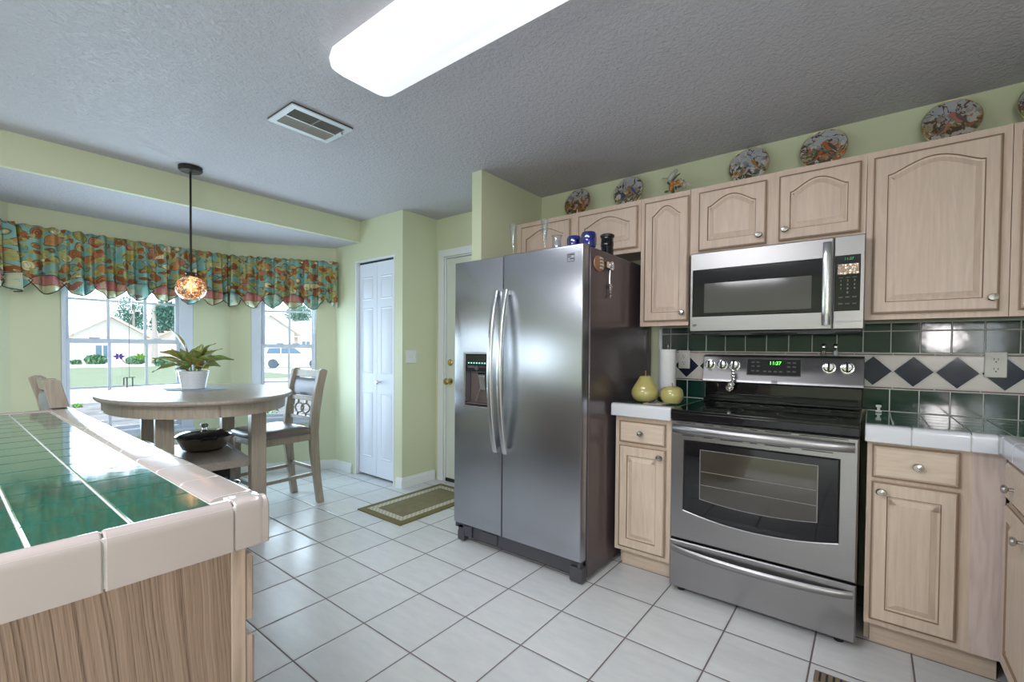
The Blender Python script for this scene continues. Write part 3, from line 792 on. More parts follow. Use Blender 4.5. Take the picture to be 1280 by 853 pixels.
# magnets on the refrigerator side
t = thing('magnet', 'tan and cream oval plaque magnet on the dark refrigerator side', 'magnet', (-.351, -.75, 1.66))
b = MB(); b.lathe([(.046, 0), (.044, .006), (.03, .011), (0, .012)], (-.3505, -.785, 1.664), 24, axis='x', sx=1.25, sy=.9); b.build('plaque', plain('magnet_tan', (.33, .17, .09), .35), t, ab=True)
b = MB()
for k in range(4): b.tube([(-.339, -.775+.018*math.cos(a), 1.69-.017*k+.004*math.sin(a)) for a in [i*PI/4 for i in range(5)]], .004, 6)
b.build('raised_lines', plain('magnet_cream', (.75, .66, .58), .4), t, ab=True)
t = thing('magnet_clip', 'round chrome magnet clip with a hanging crystal chain, refrigerator side', 'magnet', (-.351, -.68, 1.67))
b = MB(); b.lathe([(.024, 0), (.026, .01), (.024, .02), (.018, .021), (.016, .012), (0, .012)], (-.3505, -.665, 1.668), 24, axis='x'); b.box(-.349, -.334, -.72, -.672, 1.652, 1.684); b.build('clip', M_chrome, t, ab=True)
b = MB(); b.tube([(-.340, -.672, 1.65), (-.342, -.671, 1.60), (-.343, -.668, 1.56)], .0022, 6)
for k, (z, r) in enumerate(((1.565, .009), (1.553, .013), (1.538, .008), (1.524, .007), (1.505, .009), (1.495, .005))): b.lathe([(0, -r), (r*.8, -r*.5), (r, 0), (r*.8, r*.5), (0, r)], (-.340, -.668, z), 10)
b.build('chain', M_chrome, t, ab=True)

# things on top of the refrigerator
ZF = 1.7425
def flute(x, y, label, group):
    t = thing('champagne_flute', label, 'glass', (x, y, ZF), group=group)
    m = MB(); m.lathe([(.028, .001), (.027, .004), (.005, .008), (.004, .06), (.010, .085), (.016, .12), (.021, .17), (.024, .205), (.0225, .205), (.019, .165), (.013, .12), (.006, .092), (0, .09)], seg=20)
    m.build('glass', M_clear, t); return t
flute(-.888, -.83, 'clear flute glass, leftmost on top of the refrigerator', 'flutes on the refrigerator')
flute(-.685, -.80, 'clear flute glass between the left flute and the clear tumbler', 'flutes on the refrigerator')
m = MB(); m.lathe([(.026, .001), (.027, .004), (.027, .095), (.031, .10), (.029, .10), (.0245, .094), (.0245, .012), (0, .010)], (-.602, -.80, ZF), 20)
tag(m.build('tumbler', M_clear), 'clear glass tumbler with flared rim on top of the refrigerator', 'glass')
for x, y, lb, r in ((-.498, -.79, 'cobalt blue glass votive with a thin stick, nearer the tumbler', .036), (-.392, -.82, 'cobalt blue glass votive at the front right corner of the refrigerator', .037)):
    t = thing('votive', lb, 'candle holder', (x, y, ZF), group='blue votives on the refrigerator'); t.scale = (1.1, 1.1, 1.22)
    m = MB(); m.lathe([(.020, .001), (r*.9, .006), (r, .018), (r, .058), (r*.85, .068), (r*.78, .068), (r*.88, .056), (r*.88, .02), (0, .012)], seg=18)
    m.build('cup', M_blueg, t)
    m = MB(); m.lathe([(r*.6, .014), (r*.6, .045), (0, .046)], seg=14); m.build('candle', plain('pale_blue_wax', (.35, .5, .9), .5), t)
m = MB(); m.tube([(-.49, -.785, ZF+.02), (-.488, -.78, ZF+.19)], .0022, 6); m.build('incense_stick', plain('stick', (.55, .36, .28), .7), [o for o in bpy.data.objects if o.name == 'votive'][0], ab=True)
t = thing('coffee_canister', 'black glossy ribbed canister on the refrigerator near the wall cabinets', 'canister', (-.395, -.60, ZF))
m = MB(); m.lathe([(.036, .001), (.036, .03), (.034, .032), (.034, .05), (.036, .052), (.036, .075), (.034, .078), (.034, .10)], seg=24); m.build('body', M_bglass, t)
m = MB(); m.lathe([(.039, .101), (.040, .112), (.032, .118), (0, .12)], seg=24); m.build('lid', M_black, t)

# ------------------------------------------------------------------ range
rg = thing('range', 'freestanding stainless electric range with black glass cooktop', 'stove', (.38, -.35, 0))
b = MB(); b.box(.006, .754, -.625, -.022, .045, .895); b.build('body', M_dark, rg, ab=True)
b = MB(); b.box(.002, .758, -.672, -.10, .897, .9165); b.loft([[(.002, -.672, .868), (.758, -.672, .868), (.758, -.64, .868), (.002, -.64, .868)], [(.002, -.676, .905), (.758, -.676, .905), (.758, -.64, .905), (.002, -.64, .905)]])
ck = b.build('cooktop', M_bglass, rg, ab=True, bevel=.004)
b = MB()
for cx, cy, r in ((.20, -.50, .095), (.20, -.24, .075), (.56, -.50, .115), (.56, -.24, .075), (.38, -.22, .05)):
    b.loft([[(cx+q*math.cos(2*PI*k/48), cy+q*math.sin(2*PI*k/48), .9169) for k in range(48)] for q in (r, r+.003)], False, False)
b.build('burner_rings', plain('burner_ring_grey', (.10, .10, .11), .3), ck, ab=True)
YR = -.669
def arc_rect(x0, x1, z0, z1, y, sag, i=0, n=14):
    L = [(x0+i+(x1-x0-2*i)*k/n, y, z0+i-sag*(1-(2*k/n-1)**2)) for k in range(n+1)]
    return L + [(x1-i, y, z1-i), (x0+i, y, z1-i)]
def rec_rect(x0, x1, z0, z1, y, i=0, n=14):
    L = [(x0+i+(x1-x0-2*i)*k/n, y, z0+i) for k in range(n+1)]
    return L + [(x1-i, y, z1-i), (x0+i, y, z1-i)]
b = MB(); b.loft([rec_rect(.004, .756, .272, .862, YR+.04), rec_rect(.004, .756, .272, .862, YR+.006), rec_rect(.004, .756, .272, .862, YR, .006), arc_rect(.064, .696, .418, .771, YR, .036), arc_rect(.064, .696, .418, .771, YR+.004, .036, .004)])
od = b.build('oven_door', M_steel2, rg, ab=True)
b = MB(); b.loft([arc_rect(.068, .692, .422, .767, YR+.002, .036), arc_rect(.068, .692, .422, .767, YR-.001, .036, .004)]); gw = b.build('door_glass', M_bglass, od, ab=True)
b = MB(); b.loft([arc_rect(.144, .621, .490, .732, YR-.0012, .018), arc_rect(.144, .621, .490, .732, YR-.002, .018, .003)], cap0=False); b.build('inner_window', M_iglass, gw, ab=True)
b = MB()
for z in (.56, .625): b.box(.15, .615, YR-.0026, YR-.0021, z, z+.0025)
b.loft([arc_rect(.144, .621, .490, .732, YR-.0022, .018, .0), arc_rect(.144, .621, .490, .732, YR-.0024, .018, .003)], False, False)
b.build('rack_lines', plain('rack_grey', (.25, .25, .24), .4), gw, ab=True)
for z_, sl in ((.8505, ((.03, .12), (.16, .205), (.235, .33), (.36, .39), (.42, .52), (.55, .72))), (.790, ((.06, .115), (.16, .20), (.235, .33), (.36, .39), (.42, .52), (.56, .67)))):
    for xa, xb in sl: b = MB(); b.box(xa, xb, YR-.0008, YR+.001, z_, z_+.0038); b.build('vent_slot', M_slot, od, ab=True)
def bow(x0, x1, z0, z1, y, out, th, sag=0, n=20):
    m = MB(); L = []
    for k in range(n+1):
        q = k/n; s = math.sin(PI*q)**.6; x = x0+(x1-x0)*q; yy = y-.004-out*s; dz = -sag*s
        L.append([(x, yy+th*.6, z0+dz), (x, yy+th, (z0+z1)/2+dz), (x, yy+th*.6, z1+dz), (x, yy, z1-.006+dz), (x, yy-.003, (z0+z1)/2+dz), (x, yy, z0+.006+dz)])
    m.loft(L); return m
bow(.014, .742, .802, .842, YR-.004, .038, .012).build('oven_handle', M_steel2, od, ab=True, sharp=50)
b = MB(); b.loft([rec_rect(.004, .756, .028, .262, YR+.04), rec_rect(.004, .756, .028, .262, YR+.005), rec_rect(.004, .756, .028, .262, YR, .005)])
dw = b.build('warming_drawer', M_steel2, rg, ab=True)
bow(.012, .746, .207, .240, YR-.002, .030, .010, .012).build('drawer_handle', M_steel2, dw, ab=True, sharp=50)
for x in (.05, .70):
    b = MB(); b.lathe([(.018, 0), (.018, .02), (.008, .022), (.008, .045)], (x, -.62, 0), 14); b.build('foot', M_black, rg, ab=True)
# back guard
b = MB(); b.box(.004, .756, -.085, -.022, .918, 1.03); b.box(.004, .756, -.115, -.085, .9175, .935); b.box(.02, .74, -.100, -.085, .955, .965); b.build('riser', M_bglass, rg, ab=True, bevel=.004)
b = MB()
pr = [(-.022, 1.03), (-.098, 1.022), (-.106, 1.030), (-.104, 1.045), (-.098, 1.052), (-.082, 1.172), (-.072, 1.186), (-.022, 1.188)]
b.loft([[(x, p[0], p[1]) for p in pr] for x in (-.006, .762)])
cp = b.build('control_panel', M_steel2, rg, ab=True, bevel=.002)
def pan(x, z, out=0):   # a point on the sloping panel
    q = (z-1.052)/.12; return (x, -.098+.016*q-out, z)
ang = math.atan2(.016, .12)
def panel_frame(x, z):
    y = pan(x, z)[1]
    return Matrix.Translation((x, y, z)) @ Matrix.Rotation(-ang, 4, 'X')
def text_mesh(s, size, mat, name, parent, Mx, align='CENTER', ext=.0004):
    cu = bpy.data.curves.new('txt', 'FONT'); cu.body = s; cu.size = size; cu.align_x = align; cu.align_y = 'CENTER'; cu.extrude = ext
    ob = bpy.data.objects.new('txt', cu); COL.objects.link(ob)
    bpy.context.view_layer.update()
    me = bpy.data.meshes.new_from_object(ob); bpy.data.objects.remove(ob)
    me.materials.clear(); me.materials.append(mat); me.name = name
    off = Vector((0, 0, 0)); p = parent
    while p is not None: off += p.location; p = p.parent
    me.transform(Matrix.Translation(-off) @ Mx @ Matrix.Rotation(PI/2, 4, 'X'))
    o = bpy.data.objects.new(name, me); COL.objects.link(o); o.parent = parent
    return o
def display_mat():
    t = NT('display_black'); return t.fin((.004, .005, .004), .35, spec=.15)
Mx = panel_frame(.362, 1.121)
b = MB(Mx); b.box(-.128, .128, -.004, .0, -.043, .043); ds = b.build('display', display_mat(), cp, ab=True, bevel=.003) or b.build('display', M_bglass, cp, ab=True, bevel=.003)
b = MB(Mx); b.loft([[(sx*(.128+i), -.003, sz*(.043+i)) for sx, sz in ((-1, -1), (1, -1), (1, 1), (-1, 1))] for i in (0, .004)], False, False); b.build('display_rim', M_dark, ds, ab=True)
M_led = plain('green_digits', (.2, .9, .2), .4, emit=(.15, 1, .1, 2.5))
text_mesh('11:37', .026, M_led, 'clock_digits', ds, Mx @ Matrix.Translation((.01, -.0045, .022)))
M_leg = plain('legend_grey', (.35, .36, .38), .5)
for x, z in ((-.10, .026), (-.075, .026), (-.10, .004), (-.072, .004), (-.10, -.022), (-.075, -.022), (-.04, -.024), (-.015, -.024), (.012, -.024), (.038, -.024), (.075, .026), (.10, .026), (.075, .004), (.10, .004), (.075, -.022), (.10, -.022)):
    b = MB(Mx); b.box(x-.008, x+.008, -.0048, -.0042, z-.004, z+.004); b.build('key', M_dark, ds, ab=True)
for x in (.032, .100, .166, .616, .693):
    Mk = panel_frame(x, 1.128)
    b = MB(Mk); b.lathe([(.030, 0), (.030, .002), (.026, .003)], (0, 0, 0), 24, axis='-y'); b.lathe([(.025, .002), (.023, .02), (.019, .024), (0, .025)], (0, 0, 0), 24, axis='-y')
    kb = b.build('control_knob', M_chrome, cp, ab=True)
    b = MB(Mk); b.box(-.005, .005, -.036, -.022, -.020, .020); b.build('knob_grip', M_black, kb, ab=True, bevel=.003)
b = MB(Mx)
for x, z in ((.17, .018), (.20, .018), (.17, -.002), (.20, -.002)): b.box(x-.01, x+.01, -.0008, 0, z, z+.0025)
b.build('indicator_legend', M_dark, cp, ab=True)
b = MB(); 
for k in range(3): b.box(.358, .386, -.1075, -.1055, 1.044-.0062*k, 1.047-.0062*k)
b.build('badge', M_slot, cp, ab=True)

# charm hanging from third knob
t = thing('hanging_charm', 'silver linked charm hanging from the third range knob', 'ornament', (.166, -.13, 1.1))
b = MB(); P = [(.166, -.132, 1.098), (.168, -.130, 1.082), (.166, -.128, 1.066), (.170, -.128, 1.048)]
for i, p in enumerate(P): b.lathe([(0, -.011), (.008, -.007), (.011, 0), (.007, .007), (0, .011)], p, 10, sy=.5)
b.tube([(.160, -.128, 1.10), (.176, -.128, 1.07), (.162, -.128, 1.045), (.160, -.128, 1.03)], .0035, 6); b.build('links', M_chrome, t, ab=True)
for c, r in (((.158, -.130, 1.018), .019), ((.150, -.128, .998), .022)):
    b = MB(); b.lathe([(r, 0), (r, .004), (r*.8, .006), (r*.75, .003), (r*.4, .003), (r*.3, .007), (0, .008)], (c[0], c[1], c[2]), 22, axis='-y'); b.build('disc', M_chrome, t, ab=True)

# shakers on the back guard
for x, lb, c in ((.588, 'small glass pepper shaker, left of the pair on the range back guard', (.25, .14, .08)), (.641, 'small glass salt shaker, right of the pair on the range back guard', (.6, .6, .6))):
    t = thing('shaker', lb, 'shaker', (x, -.045, 1.189), group='shakers on the range')
    m = MB(); m.lathe([(.013, .0), (.014, .004), (.013, .03), (.010, .042)], seg=14); m.build('glass_body', M_clear, t)
    m = MB(); m.lathe([(.0105, .003), (.0105, .026), (0, .027)], seg=12); m.build('contents', plain('spice', c, .8), t)
    m = MB(); m.lathe([(.0115, .043), (.012, .055), (.008, .062), (0, .064)], seg=14); m.build('cap', M_chrome, t)

# ------------------------------------------------------------------ microwave
mw = thing('microwave', 'stainless over-the-range microwave with black window', 'microwave', (.38, -.2, 1.31))
b = MB(); b.box(.003, .757, -.372, -.014, 1.325, 1.736); b.build('case', M_dark, mw, ab=True)
b = MB(); b.box(.01, .75, -.385, -.02, 1.300, 1.324); b.box(.15, .30, -.36, -.30, 1.297, 1.301, 1); b.box(.50, .65, -.36, -.30, 1.297, 1.301, 1); b.build('underside', [M_black, M_leg], mw, ab=True, bevel=.004)
YM = -.40
b = MB()
wx0, wx1, wz0, wz1 = .016, .612, 1.392, 1.645
b.loft([ring(.002, .642, 1.312, 1.736, YM+.027), ring(.002, .642, 1.312, 1.736, YM+.005), ring(.002, .642, 1.312, 1.736, YM, .005), ring(wx0, wx1, wz0, wz1, YM), ring(wx0, wx1, wz0, wz1, YM+.004, .003)])
md = b.build('door', M_steel2, mw, ab=True)
b = MB(); b.box(wx0+.002, wx1-.002, YM-.001, YM+.003, wz0+.002, wz1-.002); mg = b.build('door_window', M_bglass, md, ab=True, bevel=.002)
b = MB(); b.loft([ring(.078, .56, 1.412, 1.568, YM-.0018), ring(.078, .56, 1.412, 1.568, YM-.0022, .004)], cap0=False); b.build('viewing_screen', plain('screen_grey', (.10, .095, .09), .12), mg, ab=True)
L = []
for k in range(13):
    q = k/12; z = 1.332+.382*q; s = math.sin(PI*q)**.5; y = YM-.012-.022*s
    L.append([(.603, y+.006, z), (.636, y+.006, z), (.636, y-.003, z), (.629, y-.008, z), (.610, y-.008, z), (.603, y-.003, z)])
b = MB(); b.loft(L); b.box(.604, .635, YM, YM-.010, 1.332, 1.352); b.box(.604, .635, YM, YM-.010, 1.694, 1.714); b.build('door_handle', M_handle, md, ab=True, sharp=50)
b = MB(); b.loft([ring(.645, .759, 1.312, 1.736, YM+.027), ring(.645, .759, 1.312, 1.736, YM+.005), ring(.645, .759, 1.312, 1.736, YM, .004)]); mp = b.build('control_side', M_steel2, mw, ab=True)
b = MB(); b.box(.648, .743, YM-.002, YM+.002, 1.395, 1.648); kp = b.build('keypad', M_bglass, mp, ab=True, bevel=.003)
text_mesh('11:37', .016, plain('dim_green_digits', (.05, .25, .1), .4, emit=(.1, .8, .3, .35)), 'clock_digits', kp, Matrix.Translation((.70, YM-.003, 1.630)))
b = MB(); random.seed(3)
n = 9
for i in range(n):
    for j in range(4):
        x = .658+.077*(i/n); z = 1.560+.048*(j/4); e = .008+random.random()*.004
        b.loft([[(x, YM-.0022, z), (x+e, YM-.0022, z), (x+e, YM-.0022, z+.012), (x, YM-.0022, z+.012)], [(x+.003, YM-.0022-random.random()*.005, z+.003), (x+e-.002, YM-.003-random.random()*.004, z+.002), (x+e-.003, YM-.004, z+.009), (x+.002, YM-.003, z+.010)]], cap0=False)
b.build('foil_sticker', plain('crinkled_foil', (.75, .62, .52), .22, .8), kp, ab=True, smooth=False)
for i, s in enumerate('123456789'):
    text_mesh(s, .012, M_leg, 'key_number', kp, Matrix.Translation((.672+.025*(i % 3), YM-.003, 1.532-.018*(i//3))))
text_mesh('0', .012, M_leg, 'key_number', kp, Matrix.Translation((.697, YM-.003, 1.478)))
b = MB()
for x in (.672, .697, .722):
    for z in (1.545, 1.455, 1.425): b.box(x-.008, x+.008, YM-.0026, YM-.0021, z, z+.003 if z > 1.5 else z+.006)
b.build('key_legends', M_dark, kp, ab=True)
b = MB(); b.box(.662, .742, YM-.001, YM, 1.345, 1.349); b.build('label_strip', M_leg, mp, ab=True)
b = MB(); b.box(.020, .042, YM-.001, YM, 1.348, 1.352); b.box(.020, .036, YM-.001, YM, 1.341, 1.345); b.build('badge', M_slot, md, ab=True)

# ------------------------------------------------------------------ counter items
M_pear = NT('yellow_green_glaze')
n_ = M_pear.noise(M_pear.obj(), 9, 3); M_pear = M_pear.fin(M_pear.mix(n_, (.42, .36, .10), (.60, .54, .24)), .12, coat=.8)
t = thing('ceramic_pear', 'large glossy yellow green ceramic pear on the left countertop', 'ornament', (-.222, -.45, .916))
m = MB(); m.lathe([(.028, .001), (.05, .005), (.070, .022), (.0775, .045), (.075, .068), (.063, .092), (.048, .115), (.037, .135), (.031, .146), (.018, .151), (0, .148)], seg=32); m.build('body', M_pear, t)
m = MB(); m.tube([(0, 0, .146), (.002, 0, .160), (0, .002, .178)], [.004, .003, .004], 8); m.build('stem', M_glaze, t)
t = thing('ceramic_apple', 'smaller glossy yellow green ceramic apple beside the pear', 'ornament', (-.070, -.45, .916))
m = MB(); m.lathe([(.024, .001), (.044, .006), (.059, .028), (.0615, .052), (.056, .078), (.042, .092), (.024, .096), (.008, .090), (0, .086)], seg=32); m.build('body', M_pear, t)
m = MB(); m.tube([(0, 0, .087), (.002, 0, .10), (0, .002, .114)], [.003, .0025, .0035], 8); m.build('stem', M_glaze, t)
t = thing('paper_towel_holder', 'upright roll of white paper towels against the left backsplash', 'paper towel', (-.180, -.205, .916))
m = MB(); m.lathe([(.06, 0), (.06, .008), (.05, .012), (0, .012)], seg=28); m.build('base', M_iron, t)
m = MB(); m.lathe([(.018, .014), (.048, .014), (.0485, .30), (.018, .30)], seg=36); m.build('roll', M_paper, t)
m = MB(); m.lathe([(.005, .012), (.005, .31), (.009, .318), (.007, .328), (0, .334)], seg=12); m.build('rod', M_nickel, t)
t = thing('note_holder', 'small dark and cream card lying in front of the ceramic fruit', 'card', (-.14, -.52, .916))
m = MB(); m.box(-.05, .05, -.035, .03, .0, .004); m.build('card', plain('card_cream', (.55, .5, .35), .5), t)
m = MB(); m.box(-.035, .005, -.02, .02, .004, .0055); m.build('printed_square', plain('card_blue', (.05, .06, .2), .4), t)
t = thing('clear_clip', 'tiny clear plastic clip standing on the right countertop by the range', 'clip', (.82, -.10, .916))
m = MB(); m.box(-.012, .012, -.006, .006, 0, .010); m.box(-.006, .006, -.004, .004, .010, .024); m.box(-.011, .011, -.005, .005, .024, .036); m.build('body', plain('frosted_plastic', (.65, .65, .63), .25), t, bevel=.002)

# ------------------------------------------------------------------ plates and birds on the cabinets
def plate_mat(i, pal):
    t = NT('painted_plate_%d' % i); o = t.obj()
    v = t.vadd(o, (i*3.1, i*1.7, 0)); nz = t.noise(v, 16, 3, .6, 1.0, out=1)
    vv = t.vadd(v, t.vmul(nz, .06))
    f = t.sep(t.voro(vv, 55, out='Color'))[0]
    col = t.ramp(f, [(k/len(pal), p) for k, p in enumerate(pal)], 'CONSTANT')
    x, y, z = t.sep(o)
    hor = t.math('ADD', t.math('MULTIPLY', t.math('SUBTRACT', z, .16), 14), t.math('MULTIPLY', t.noise(v, 18, 3), 2.4))
    sky = t.mix(t.noise(v, 10, 2), (.34, .35, .42), (.50, .50, .53))
    col = t.mix(t.math('SUBTRACT', hor, 1.0, clamp=True), col, sky)
    tw = t.math('ABSOLUTE', t.math('SUBTRACT', t.noise(t.vmul(v, (1, 1, 1)), 13, 3, .6, .8), .5))
    col = t.mix(t.math('LESS_THAN', tw, .022), col, (.10, .07, .04))
    return t.fin(col, .12, coat=.6)
M_gold = plain('gold_rim', (.55, .42, .18), .3, .9)
pals = [[(.35, .12, .03), (.06, .05, .04), (.5, .22, .05), (.35, .34, .36), (.15, .12, .03)],
        [(.25, .14, .06), (.08, .12, .2), (.6, .55, .5), (.15, .2, .08), (.4, .28, .14)],
        [(.45, .44, .48), (.5, .25, .08), (.15, .14, .12), (.6, .6, .6), (.25, .28, .2)],
        [(.4, .3, .18), (.5, .16, .06), (.12, .1, .08), (.6, .52, .5), (.2, .18, .1)],
        [(.35, .28, .12), (.3, .14, .08), (.5, .46, .42), (.18, .2, .12), (.12, .09, .07)],
        [(.3, .3, .12), (.2, .1, .05), (.2, .3, .1), (.5, .5, .5), (.1, .1, .05)]]
plabels = ['decorative plate with dark orange autumn scene, leftmost above the refrigerator', 'decorative plate with a blue bird and cottage, second from the left',
           'decorative plate with grey rays and two brown birds, left above the microwave', 'decorative plate with robins on pale branches, right above the microwave',
           'decorative plate with a barn and pair of songbirds, above the large cabinet', 'decorative plate cut off at the right edge above the end cabinet']
for i, (x, r) in enumerate(((-.904, .104), (-.513, .104), (.217, .104), (.570, .104), (1.055, .103), (1.365, .103))):
    t = thing('decorative_plate', plabels[i], 'plate', (x, -.07, ZT+.001), group='bird plates on the wall cabinets')
    Mt = Matrix.Translation((0, .0, .052)) @ Matrix.Rotation(math.radians(-9), 4, 'X')
    m = MB(Mt); m.lathe([(0, -.004), (r*.6, -.004), (r*.97, .008), (r, .011), (r*.96, .012), (r*.62, .001), (0, 0)], (0, 0, r), 40, axis='-y')
    m.build('plate', plate_mat(i, pals[i]), t)
    m = MB(Mt); m.tube([(r*math.cos(a), -.0115, r+r*math.sin(a)) for a in [2*PI*k/40 for k in range(40)]], .0018, 6, closed=True); m.build('rim', M_gold, t)
    rd2 = random.Random(40+i)
    bc = [((.40, .10, .03), (.45, .40, .36)), ((.06, .10, .30), (.42, .20, .10)), ((.42, .20, .06), (.40, .42, .48)), ((.10, .09, .08), (.48, .15, .05)), ((.16, .12, .12), (.46, .20, .14)), ((.2, .2, .1), (.4, .3, .2))][i]
    for bx, bz, sc, dr in ((-.022, r*.72, .85, 1), (.022, r*1.12, 1.15, -1)):
        Mb = Mt @ Matrix.Translation((bx+rd2.uniform(-.006, .006), -.0022, bz)) @ Matrix.Rotation(dr*.6, 4, 'Y')
        def disc(mb, cx, cz, a, b, n=16): mb.loft([[(cx+a*math.cos(2*PI*k/n), yy, cz+b*math.sin(2*PI*k/n)) for k in range(n)] for yy in (0, -.001)], mi=0)
        m = MB(Mb); disc(m, 0, 0, .013*sc, .024*sc); disc(m, dr*.004, .026*sc, .011*sc, .010*sc); m.build('painted_bird', plain('bird_breast_%d' % i, bc[1], .2), t)
        m = MB(Mb @ Matrix.Translation((0, -.0012, 0))); disc(m, -dr*.006*sc, -.004*sc, .007*sc, .022*sc); disc(m, -dr*.007*sc, -.03*sc, .004*sc, .014*sc); m.build('painted_wing', plain('bird_wing_%d' % i, bc[0], .2), t)
    m = MB()
    for s in (-1, 1):
        m.tube([(s*.03, -.055, .0), (s*.03, -.03, .052), (s*.03, .01, .05), (s*.03, .035, .20)], .003, 6); m.tube([(s*.03, -.04, .05), (s*.03, -.042, .066)], .003, 6)
        m.tube([(s*.03, .01, .05), (s*.03, .06, .003)], .003, 6)
    m.build('stand', M_iron, t)
# bird figurine
t = thing('bird_figurine', 'ceramic figurine of two grey birds on a leafy branch above the narrow cabinet', 'figurine', (-.175, -.14, ZT+.001))
Mbrown = plain('figurine_brown', (.25, .11, .04), .4); Mleaf = plain('figurine_leaf', (.10, .09, .03), .5); Mbird = plain('figurine_grey', (.50, .49, .47), .4); Mor = plain('figurine_orange', (.6, .2, .04), .4)
m = MB(); m.lathe([(.055, 0), (.05, .02), (.03, .04), (.02, .055), (0, .06)], seg=16, sy=.6); m.build('base', Mbrown, t)
m = MB()
m.tube([(-.01, 0, .05), (-.015, 0, .09), (-.02, 0, .13), (.01, 0, .16), (.03, 0, .17)], [.01, .008, .006, .005, .003], 8); m.build('branch', Mleaf, t)
def ell(m, c, r, M_=None, seg=12, mi=0):
    pr = [(math.sin(PI*k/8), -math.cos(PI*k/8)) for k in range(9)]
    pr[0] = (0, -1); pr[-1] = (0, 1)
    L = []
    for a, z in pr: L.append([Vector((r[0]*a*math.cos(2*PI*q/seg), r[1]*a*math.sin(2*PI*q/seg), r[2]*z)) for q in range(seg)])
    L = [[tuple((M_ @ p if M_ is not None else p)+Vector(c)) for p in l] for l in L]
    m.loft(L, False, False, mi=mi)
for bx, bz, d in ((-.02, .165, -1), (.045, .105, 1)):
    m = MB(); R_ = Matrix.Rotation(-d*.7, 3, 'Y')
    ell(m, (bx, 0, bz), (.018, .016, .034), R_); ell(m, (bx+(.022 if d < 0 else -.018), 0, bz+.026), (.013, .012, .013))
    tx = -1 if d < 0 else 1
    m.loft([[(bx+tx*.018, -.006, bz-.010), (bx+tx*.018, .006, bz-.010), (bx+tx*.018, .006, bz-.002), (bx+tx*.018, -.006, bz-.002)], [(bx+tx*.062, -.004, bz-.022+.02*(tx < 0)), (bx+tx*.062, .004, bz-.022+.02*(tx < 0)), (bx+tx*.062, .004, bz-.017+.02*(tx < 0)), (bx+tx*.062, -.004, bz-.017+.02*(tx < 0))]])
    m.build('bird', Mbird, t)
m = MB()
for q in range(9):
    a = q*.7; ell(m, (-.035+.02*math.cos(a)+.008*q, -.012, .10+.02*math.sin(a*1.7)), (.011, .008, .012))
m.build('blossom', Mor, t)
m = MB()
for q in range(10): ell(m, (-.05+.011*q, -.006+.004*(q % 2), .075+.05*abs(math.sin(q*1.3))), (.014, .004, .007), Matrix.Rotation(q*.9, 3, 'Y'))
m.build('leaves', Mleaf, t)

# ------------------------------------------------------------------ ceiling fixtures
t = thing('ceiling_light', 'long white acrylic fluorescent ceiling light', 'light', (-.30, -1.83, H))
M_lamp = NT('lit_acrylic')
lo = M_lamp.obj(); lx, ly, lz = M_lamp.sep(lo)
wv = M_lamp.math('ABSOLUTE', ly)
M_lamp.set(M_lamp.b.inputs['Emission Color'], (.95, .97, 1.0))
M_lamp.set(M_lamp.b.inputs['Emission Strength'], M_lamp.math('ADD', .42, M_lamp.math('MULTIPLY', M_lamp.noise(M_lamp.vmul(lo, (.6, 9, 1)), 1.2, 1), .62)))
M_lamp = M_lamp.fin((.45, .45, .45), .35)
def rrect(x0, x1, y0, y1, z, r, n=6):
    L = []
    for cx, cy, a0 in ((x1-r, y1-r, 0), (x0+r, y1-r, PI/2), (x0+r, y0+r, PI), (x1-r, y0+r, 1.5*PI)):
        for k in range(n+1): a = a0+PI/2*k/n; L.append((cx+r*math.cos(a), cy+r*math.sin(a), z))
    return L
b = MB(); b.loft([rrect(-.945, .35, -1.975, -1.685, H-.002, .05), rrect(-.955, .36, -1.982, -1.678, H-.035, .055), rrect(-.950, .355, -1.978, -1.682, H-.062, .055), rrect(-.925, .33, -1.955, -1.705, H-.082, .045), rrect(-.86, .27, -1.90, -1.76, H-.090, .04)])
b.build('diffuser', M_lamp, t, ab=True, sharp=60)
b = MB(); b.lathe([(0, -.096), (.004, -.094), (.004, -.089)], (-.02, -1.83, H), 10); b.build('finial', M_nickel, t, ab=True)

t = thing('ceiling_vent', 'white ceiling air vent with four louvred quarters', 'vent', (-1.56, -1.71, H))
x0, x1, y0, y1 = -1.69, -1.43, -1.875, -1.545
b = MB(); zt = H-.001; zb = H-.014
b.box(x0, x1, y0, y1, zt-.006, zt, 1)
for a, c, d, e in ((x0, x0+.035, y0, y1), (x1-.035, x1, y0, y1), (x0+.035, x1-.035, y0, y0+.03), (x0+.035, x1-.035, y1-.03, y1), (-1.565, -1.555, y0+.03, y1-.03), (x0+.035, x1-.035, -1.714, -1.706)): b.box(a, c, d, e, zb, zt-.0061)
b.build('frame', [plain('vent_white', (.62, .66, .70), .4), M_slot], t, ab=True, bevel=.001)
for xa, xb, tl in ((x0+.037, -1.566, 1), (-1.554, x1-.037, -1)):
    b = MB(); n = 6
    for k in range(n):
        x = xa+.005+(xb-xa-.01)*k/(n-1)
        b.bar((x, y0+.031, H-.013), (x, y1-.031, H-.013), .0015, .012, up=(tl*.8, 0, 1))
    b.build('louvres', plain('vent_grey', (.40, .40, .38), .5), t, ab=True, smooth=False)
b = MB(); b.box(-1.50, -1.492, y1-.028, y1-.022, H-.028, H-.014); b.build('lever', M_nickel, t, ab=True)

